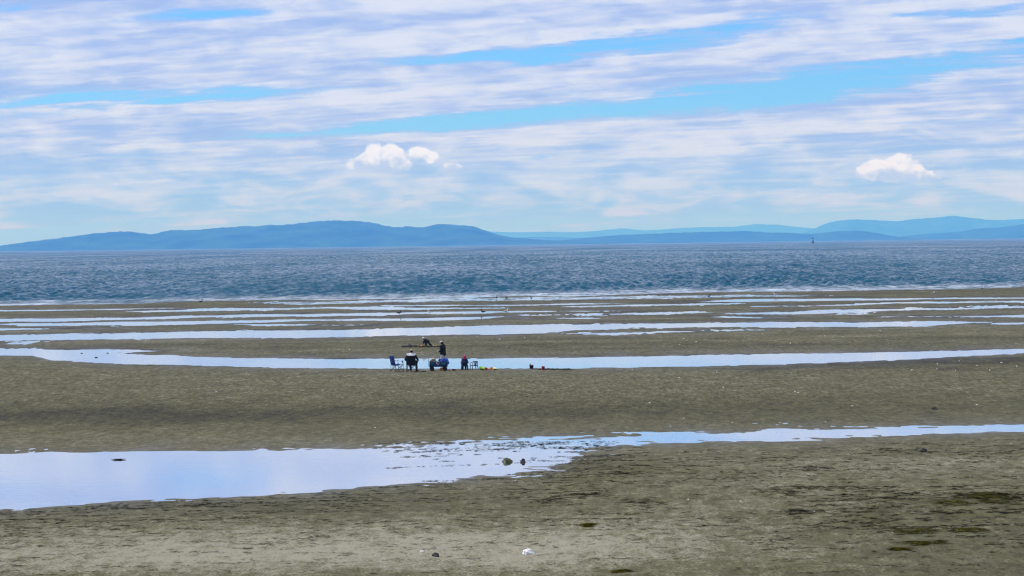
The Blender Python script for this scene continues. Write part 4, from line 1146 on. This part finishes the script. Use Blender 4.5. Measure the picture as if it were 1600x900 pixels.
ridge(853, 577.6, 890, 577.6, 0.12, 0.085, 'low lumpy ridge of dark sand along the water beside the red bucket', 'sand_bank', 5, 0.12)
ridge(835.5, 576.8, 845, 577.6, 0.12, 0.07, 'small dark sand heap between the black and the red bucket', 'sand_heap', 8)

# ------------------------------------------------------------------ stones
def rock(px, py, size, mat, label, seed, name='rock', parts=None, sink=0.25):
    r = random.Random(seed)
    p = at(px, py)
    pr = [ell((r.uniform(-.3, .3) * size[0], r.uniform(-.3, .3) * size[1], r.uniform(0.05, .4) * size[2]), (size[0] * r.uniform(.5, .8), size[1] * r.uniform(.5, .8), size[2] * r.uniform(.45, .75)), size[2] * 0.25) for _ in range(6)]
    ph = [r.uniform(0, 6) for _ in range(6)]
    q = 3.1 / max(size)
    nz = lambda X, Y, Z: 0.06 * size[2] * (np.sin(X * q * 2.1 + ph[0]) * np.sin(Y * q * 2.6 + ph[1]) + np.sin(Z * q * 3.3 + ph[2] + X * q) + 0.6 * np.sin(X * q * 5 + ph[3]) * np.sin(Z * q * 6 + ph[4]))
    o = sdf_mesh(pr, max(size) / 16.0, name, mat, noise=nz)
    o.location = (p.x, p.y, p.z - sink * size[2] * 0.5)
    tag(o, label, 'rock')
    return o
rock(793.5, 722.6, (0.20, 0.20, 0.17), M['weedy_rock'], 'larger rock with green weed standing in the near tide pool', 11)
rock(818.0, 723.0, (0.11, 0.12, 0.15), M['dark_rock'], 'smaller dark rock with pale top standing in the near tide pool', 12)
rock(826.0, 866.0, (0.14, 0.12, 0.14), M['white_rock'], 'white rock lying on the pale sand', 13)
rock(659.0, 862.8, (0.055, 0.05, 0.055), M['white_rock'], 'small pale pebble beside the dark pebble on the pale sand', 14)
rock(679.5, 869.2, (0.10, 0.09, 0.085), M['dark_rock'], 'dark pebble on the pale sand beside a small pale pebble', 15)
rock(1442, 705.6, (0.14, 0.12, 0.12), M['dark_rock'], 'dark stone on bare sand below the narrow channel', 16)
rock(1460, 639.6, (0.12, 0.12, 0.11), M['dark_rock'], 'dark stone on the broad olive sand bank', 17)
rock(150, 559.2, (0.13, 0.12, 0.09), M['dark_rock'], 'larger dark stone breaking the still water of the long pool', 18)
rock(127.5, 552.6, (0.08, 0.08, 0.07), M['dark_rock'], 'small dark stone in the still water of the long pool', 19)['group'] = 'small stones in the long pool'
rock(168, 552.4, (0.08, 0.08, 0.07), M['dark_rock'], 'small dark stone in the still water of the long pool', 20)['group'] = 'small stones in the long pool'

# ------------------------------------------------------------------ shells scattered on the bars
def shell_proto():
    V, Fc = [], []
    nu, nv = 9, 5
    for top in (0.004, 0.0):
        for i in range(nv):
            for j in range(nu):
                t = math.pi * j / (nu - 1)
                r = (i / (nv - 1))
                h = 0.028 * (1 - r * r) ** 0.8 * (1 if top else 0.75) + top + 0.002 * (j % 2) * r
                V.append((0.052 * r * math.cos(t) * 1.0, 0.058 * r * math.sin(t) - 0.02, h))
    n = nu * nv
    for i in range(nv - 1):
        for j in range(nu - 1):
            a = i * nu + j
            Fc.append((a, a + nu, a + nu + 1, a + 1)); Fc.append((n + a, n + a + 1, n + a + nu + 1, n + a + nu))
    for j in range(nu - 1):
        a = (nv - 1) * nu + j
        Fc.append((a, n + a, n + a + 1, a + 1))
    return V, Fc
V, Fc = shell_proto()
shell0 = mesh_obj('clam_shell', V, Fc, M['shell'])
SHELL_AREAS = {
 'bleached clam shell on the olive bank at the dark muddy edge of the long pool': ('shells by the muddy edge', [(1464.5, 569), (1484, 572.5), (1480.5, 575.3), (1473.5, 578), (1494, 579.5), (1527, 572.2), (1544.5, 576.2), (1546.6, 578.7), (1588.5, 572.6), (1565, 567.4), (1424.5, 578.6), (1498.5, 564.8), (1464, 577)], 1.25),
 'bleached clam shell on the grey bar beyond the long pool': ('shells on the bar beyond the long pool', [(1061.8, 538.7), (1087.8, 534.5), (1068.3, 529.4), (1163, 527.2), (1235, 536.6), (1302, 531.4), (1317, 526.5), (1288.5, 525.2), (1191, 521.6), (1582.5, 533.2), (820, 528), (842, 527), (545.8, 546.5), (781, 530.5), (791.5, 542.5), (1375, 517.5), (1514.5, 511.2), (1106, 522.3)], 1.15),
 'bleached clam shell on the broad olive sand bank': ('shells on the broad olive bank', [(385.5, 584), (441.5, 581), (390.5, 601), (338, 613), (932.5, 577), (1040.5, 577), (960, 577.8), (988, 578), (995, 578), (1061, 590.5), (1130, 605.5), (1242, 612), (1247.5, 614), (586, 669), (1068, 654.5), (1144, 661), (1015, 630), (1332, 635), (1526, 633), (1290, 660), (1186, 615), (1120, 582), (1236, 583.5)], 0.9),
 'bleached clam shell on the weedy sand below the near pool': ('shells on the near sand', [(1157.5, 784), (1175, 795), (1272, 800), (1075.5, 781), (1580, 694), (1328, 711.5), (725, 886), (117, 845), (763, 794), (805, 752), (1394, 833), (1507, 831), (1278, 732)], 0.55),
}
first = True
for lab, (grp, pts, sc_) in SHELL_AREAS.items():
    for (x, y) in pts:
        q = at(x, y)
        o = shell0 if first else shell0.copy()
        if not first:
            COL.objects.link(o)
        first = False
        k = 0.72 * sc_ * rnd.uniform(0.7, 1.25)
        o.location = (q.x, q.y, q.z + 0.006)
        o.scale = (k * 1.3, k * 1.3, k * 1.7)
        o.rotation_euler = (rnd.uniform(-0.5, 0.5), rnd.uniform(-0.4, 0.4), rnd.uniform(0, 6.28))
        tag(o, lab, 'shell', grp)

# ------------------------------------------------------------------ birds along the water's edge
def bird(name, loc, rz, body, wing, label, group, scale=1.0, neck_up=0.10):
    root = empty(name, loc, rz, scale)
    tag(root, label, 'bird', group)
    sdf_mesh([ell((0, 0, 0.20), (0.16, 0.075, 0.075), 0.03), cap((-0.10, 0, 0.21), (-0.26, 0, 0.19), 0.045, 0.018, 0.03), cap((0.11, 0, 0.23), (0.165, 0, 0.26 + neck_up), 0.05, 0.034, 0.03), ell((0.185, 0, 0.285 + neck_up), (0.052, 0.040, 0.040), 0.02)], 0.013, 'body', body, root)
    for s in (-1, 1):
        sdf_mesh([ell((-0.04, 0.070 * s, 0.215), (0.17, 0.020, 0.055), 0.01), cap((-0.12, 0.06 * s, 0.21), (-0.30, 0.03 * s, 0.20), 0.024, 0.010, 0.02)], 0.011, 'wing', wing, root)
        tubes('leg', [([(0.0, 0.03 * s, 0.15), (0.01, 0.03 * s, 0.0), (0.05, 0.035 * s, 0.0)], 0.008)], M['beak'], root, 6)
    tubes('beak', [([(0.225, 0, 0.283 + neck_up), (0.29, 0, 0.272 + neck_up)], [0.014, 0.004])], M['beak'], root, 6)
    return root
q = at(1211.5, 463.6)
gull = bird('gull', q, 2.6, M['feather_white'], M['feather_grey'], 'white gull standing at the edge of the sea', 'white gulls along the shore', 1.25)
for x, y, a, k in ((790.5, 489.6, 0.4, 1.15), (671.5, 490.6, 2.9, 1.1), (1535, 452.8, 0.2, 1.2), (1458, 461.2, 0.4, 1.1)):
    copy_thing(gull, at(x, y), a, k)
q = at(830.2, 468.6)
crow = bird('shore_bird', q, 1.9, M['feather_dark'], M['feather_dark'], 'dark bird standing at the edge of the sea', 'dark birds along the shore', 1.15, 0.16)
for x, y, a, k in ((776, 468.0, 1.3, 1.3), (791.4, 468.6, 2.0, 1.15), (1108, 465.2, 0.3, 1.0), (314, 473.4, 0.2, 1.1), (754.8, 490.2, 3.0, 1.1), (623.7, 492.0, 0.2, 1.1)):
    copy_thing(crow, at(x, y), a, k)

# ------------------------------------------------------------------ beacon out at sea
dxx, dyy, dzz = (float(v) for v in ray(1270, 380.0))
s = -CAM_H / dzz
bc = empty('sea_beacon', (dxx * s, dyy * s, -0.4), 0, 0.86)
tag(bc, 'dark marine beacon tower with pale band standing far out in the sea', 'beacon')
lathe('base', [(3.6, 0), (3.3, 3.0), (2.7, 3.2), (2.5, 8.4)], M['tower'], bc, 20)
lathe('pale_band', [(2.5, 8.4), (2.2, 10.4)], M['tower_white'], bc, 20)
lathe('platform', [(1.9, 10.4), (2.2, 10.6), (2.2, 10.9), (0.8, 10.9)], M['tower'], bc, 20)
tubes('railing', [([(2.1 * math.cos(t), 2.1 * math.sin(t), 11.9) for t in np.linspace(0, 2 * math.pi, 17)], 0.06)] + [([(2.1 * math.cos(t), 2.1 * math.sin(t), 10.8), (2.1 * math.cos(t), 2.1 * math.sin(t), 11.9)], 0.05) for t in np.linspace(0, 2 * math.pi, 9)[:-1]], M['tower'], bc, 6)
lathe('lantern', [(0.8, 10.9), (0.8, 12.6), (2.0, 12.8), (2.1, 14.6), (1.2, 15.2), (0.12, 15.4), (0.10, 16.6)], M['tower'], bc, 16, loc=(0.5, 0, 0))

# ------------------------------------------------------------------ eelgrass and weed left by the tide
def strands(items, rs):
    """ribbons lying on the sand: (x, y, length, heading, width); returns verts and quads"""
    V, Q = [], []
    it = np.array(items)
    n = len(it)
    seg = 4
    t = np.linspace(-0.5, 0.5, seg + 1)
    wob = rs.uniform(-0.35, 0.35, (n, 1)) * np.sin(t[None] * 5 + rs.uniform(0, 6, (n, 1)))
    h = it[:, 3:4] + wob
    X = it[:, 0:1] + it[:, 2:3] * t[None] * np.cos(h); Y = it[:, 1:2] + it[:, 2:3] * t[None] * np.sin(h)
    Z = flat_fields(X.ravel(), Y.ravel())[0].reshape(X.shape)
    Z = np.maximum(Z, 0.0) + 0.006 + it[:, 5:6] * np.abs(np.sin(t[None] * 7 + rs.uniform(0, 6, (n, 1))))
    nx, ny = -np.sin(it[:, 3:4]), np.cos(it[:, 3:4])
    w2 = it[:, 4:5] * (1 - 1.4 * np.abs(t[None]))
    A = np.stack([X + nx * w2, Y + ny * w2, Z - w2 * 0.3], -1); B = np.stack([X - nx * w2, Y - ny * w2, Z + w2 * 0.5], -1)
    VV = np.stack([A, B], 2).reshape(n, -1, 3)
    base = np.arange(n)[:, None] * (2 * (seg + 1))
    q = np.array([[2 * i, 2 * i + 1, 2 * i + 3, 2 * i + 2] for i in range(seg)])
    return VV.reshape(-1, 3), (base[:, :, None] + q[None]).reshape(-1, 4)

def weed_patch(name, pxs, n_strand, mat, rs, label=None, group=None):
    """pxs: list of (x, y, half width px, half height px) areas filled with strands"""
    items = []
    for (x, y, hw, hh) in pxs:
        q = at(x, y)
        a = 1.25 * hw * q.y / FPX; b_ = 1.5 * hh * q.y ** 2 / (CAM_H * FPX)
        for _ in range(n_strand):
            u, v = (max(-0.9, min(0.9, rs.normal(0, 0.5))) for _ in range(2))
            items.append((q.x + u * a, q.y + v * b_, rs.uniform(0.12, 0.45), rs.normal(0, 0.35), rs.uniform(0.008, 0.02), rs.uniform(0.0, 0.05) * math.exp(-u * u - v * v)))
    V, Q = strands(items, rs)
    return np_mesh(name, V, Q, mat)
rs = np.random.default_rng(12)
DARK_CL = [(1215, 768, 34, 4.5), (1000, 785.5, 30, 5.5), (855, 783, 30, 5), (1245, 799, 22, 3), (921, 774, 30, 2.5), (970, 740, 26, 2), (1265, 733, 34, 2.5)]
lab = 'dark clump of stranded eelgrass on bare sand below the near pool'
for d in DARK_CL:
    o = weed_patch('seaweed_clump', [d], 52, M['weed_dark'], rs)
    tag(o, lab, 'seaweed', 'dark eelgrass clumps')
lab = 'yellow-green clump of seaweed lying on the near sand'
for d in [(1430, 830, 30, 4), (1485, 786, 26, 4), (1545, 782, 40, 6), (1445, 850, 26, 2.5), (972, 893, 10, 2), (1515, 829, 26, 3), (919, 821, 7, 2), (1535, 774, 40, 3.5), (1405, 858, 14, 2)]:
    o = weed_patch('seaweed_clump', [d], int(60 + 0.5 * d[2] * d[3]), M['weed_green'], rs)
    tag(o, lab, 'seaweed', 'yellow-green seaweed clumps')
o = weed_patch('seaweed_clump', [(185, 719.4, 7, 0.9)], 26, M['weed_dark'], rs)
tag(o, 'little raft of dark weed floating in the near tide pool', 'seaweed')

# thin tide wrack: many short dark strands in streaks, too many to count
def wrack():
    items = []
    def streaks(n, x0, x1, yf, ysd, per, ln):
        for _ in range(n):
            x = rs.uniform(x0, x1); y = yf(x) + abs(rs.normal(0, 1)) * ysd if ysd > 0 else yf(x) - abs(rs.normal(0, 1)) * -ysd
            if not 452 < y < 905:
                continue
            q0 = ray(x, y); t0 = -CAM_H / float(q0[2]); cx, cy = float(q0[0]) * t0, float(q0[1]) * t0
            L = rs.exponential(ln) + 0.15
            k = int(per * (0.4 + L))
            hd = rs.normal(0.05, 0.10)
            for _ in range(k):
                u = rs.uniform(-0.5, 0.5) * L
                items.append((cx + u * math.cos(hd) + rs.normal(0, 0.03), cy + u * math.sin(hd) + rs.normal(0, 0.07), rs.uniform(0.06, 0.22), rs.normal(hd, 0.35), rs.uniform(0.006, 0.016), rs.uniform(0.0, 0.02)))
    hb = lambda x: np.interp(x, _pool_np['H1'][0], _pool_np['H1'][2])
    streaks(330, -60, 1000, lambda x: hb(x) + 3, 22, 8, 0.6)
    streaks(380, 850, 1660, lambda x: hb(x) + 14, 48, 9, 0.6)
    streaks(620, -60, 1660, lambda x: 800 + (x < 700) * 12, 55, 7, 0.35)
    streaks(160, 1250, 1660, lambda x: 765, 40, 14, 0.8)
    streaks(120, 600, 960, lambda x: 690, 18, 8, 0.6)
    streaks(150, -60, 1660, lambda x: 585, 40, 5, 0.35)
    return items
V, Q = strands(wrack(), rs)
wr_ = np_mesh('tide_wrack', V, Q, M['weed_dark'])
wr_['kind'] = 'stuff'


# ------------------------------------------------------------------ sea haze, round the camera and everything built, below the sky
hz = mesh_obj('haze', [(x, y, zz) for zz in (-2.4, 470.0) for (x, y) in ((-48000, -4000), (48000, -4000), (48000, 50000), (-48000, 50000))],
              [(3, 2, 1, 0), (4, 5, 6, 7), (0, 1, 5, 4), (1, 2, 6, 5), (2, 3, 7, 6), (3, 0, 4, 7)], smooth=False)
hm = bpy.data.materials.new('sea_air')
hm.use_nodes = True
hm.node_tree.nodes.clear()
hn = NT(hm.node_tree)
ho = hn.new('ShaderNodeOutputMaterial')
hv = hn.new('ShaderNodeVolumePrincipled')
hv.inputs['Color'].default_value = (0.09, 0.36, 1.0, 1)
hv.inputs['Absorption Color'].default_value = (1, 1, 1, 1)
hv.inputs['Density'].default_value = 9.0e-5
hv.inputs['Anisotropy'].default_value = 0.0
hm.node_tree.links.new(hv.outputs[0], ho.inputs['Volume'])
hz.data.materials.append(hm)
hz['kind'] = 'stuff'
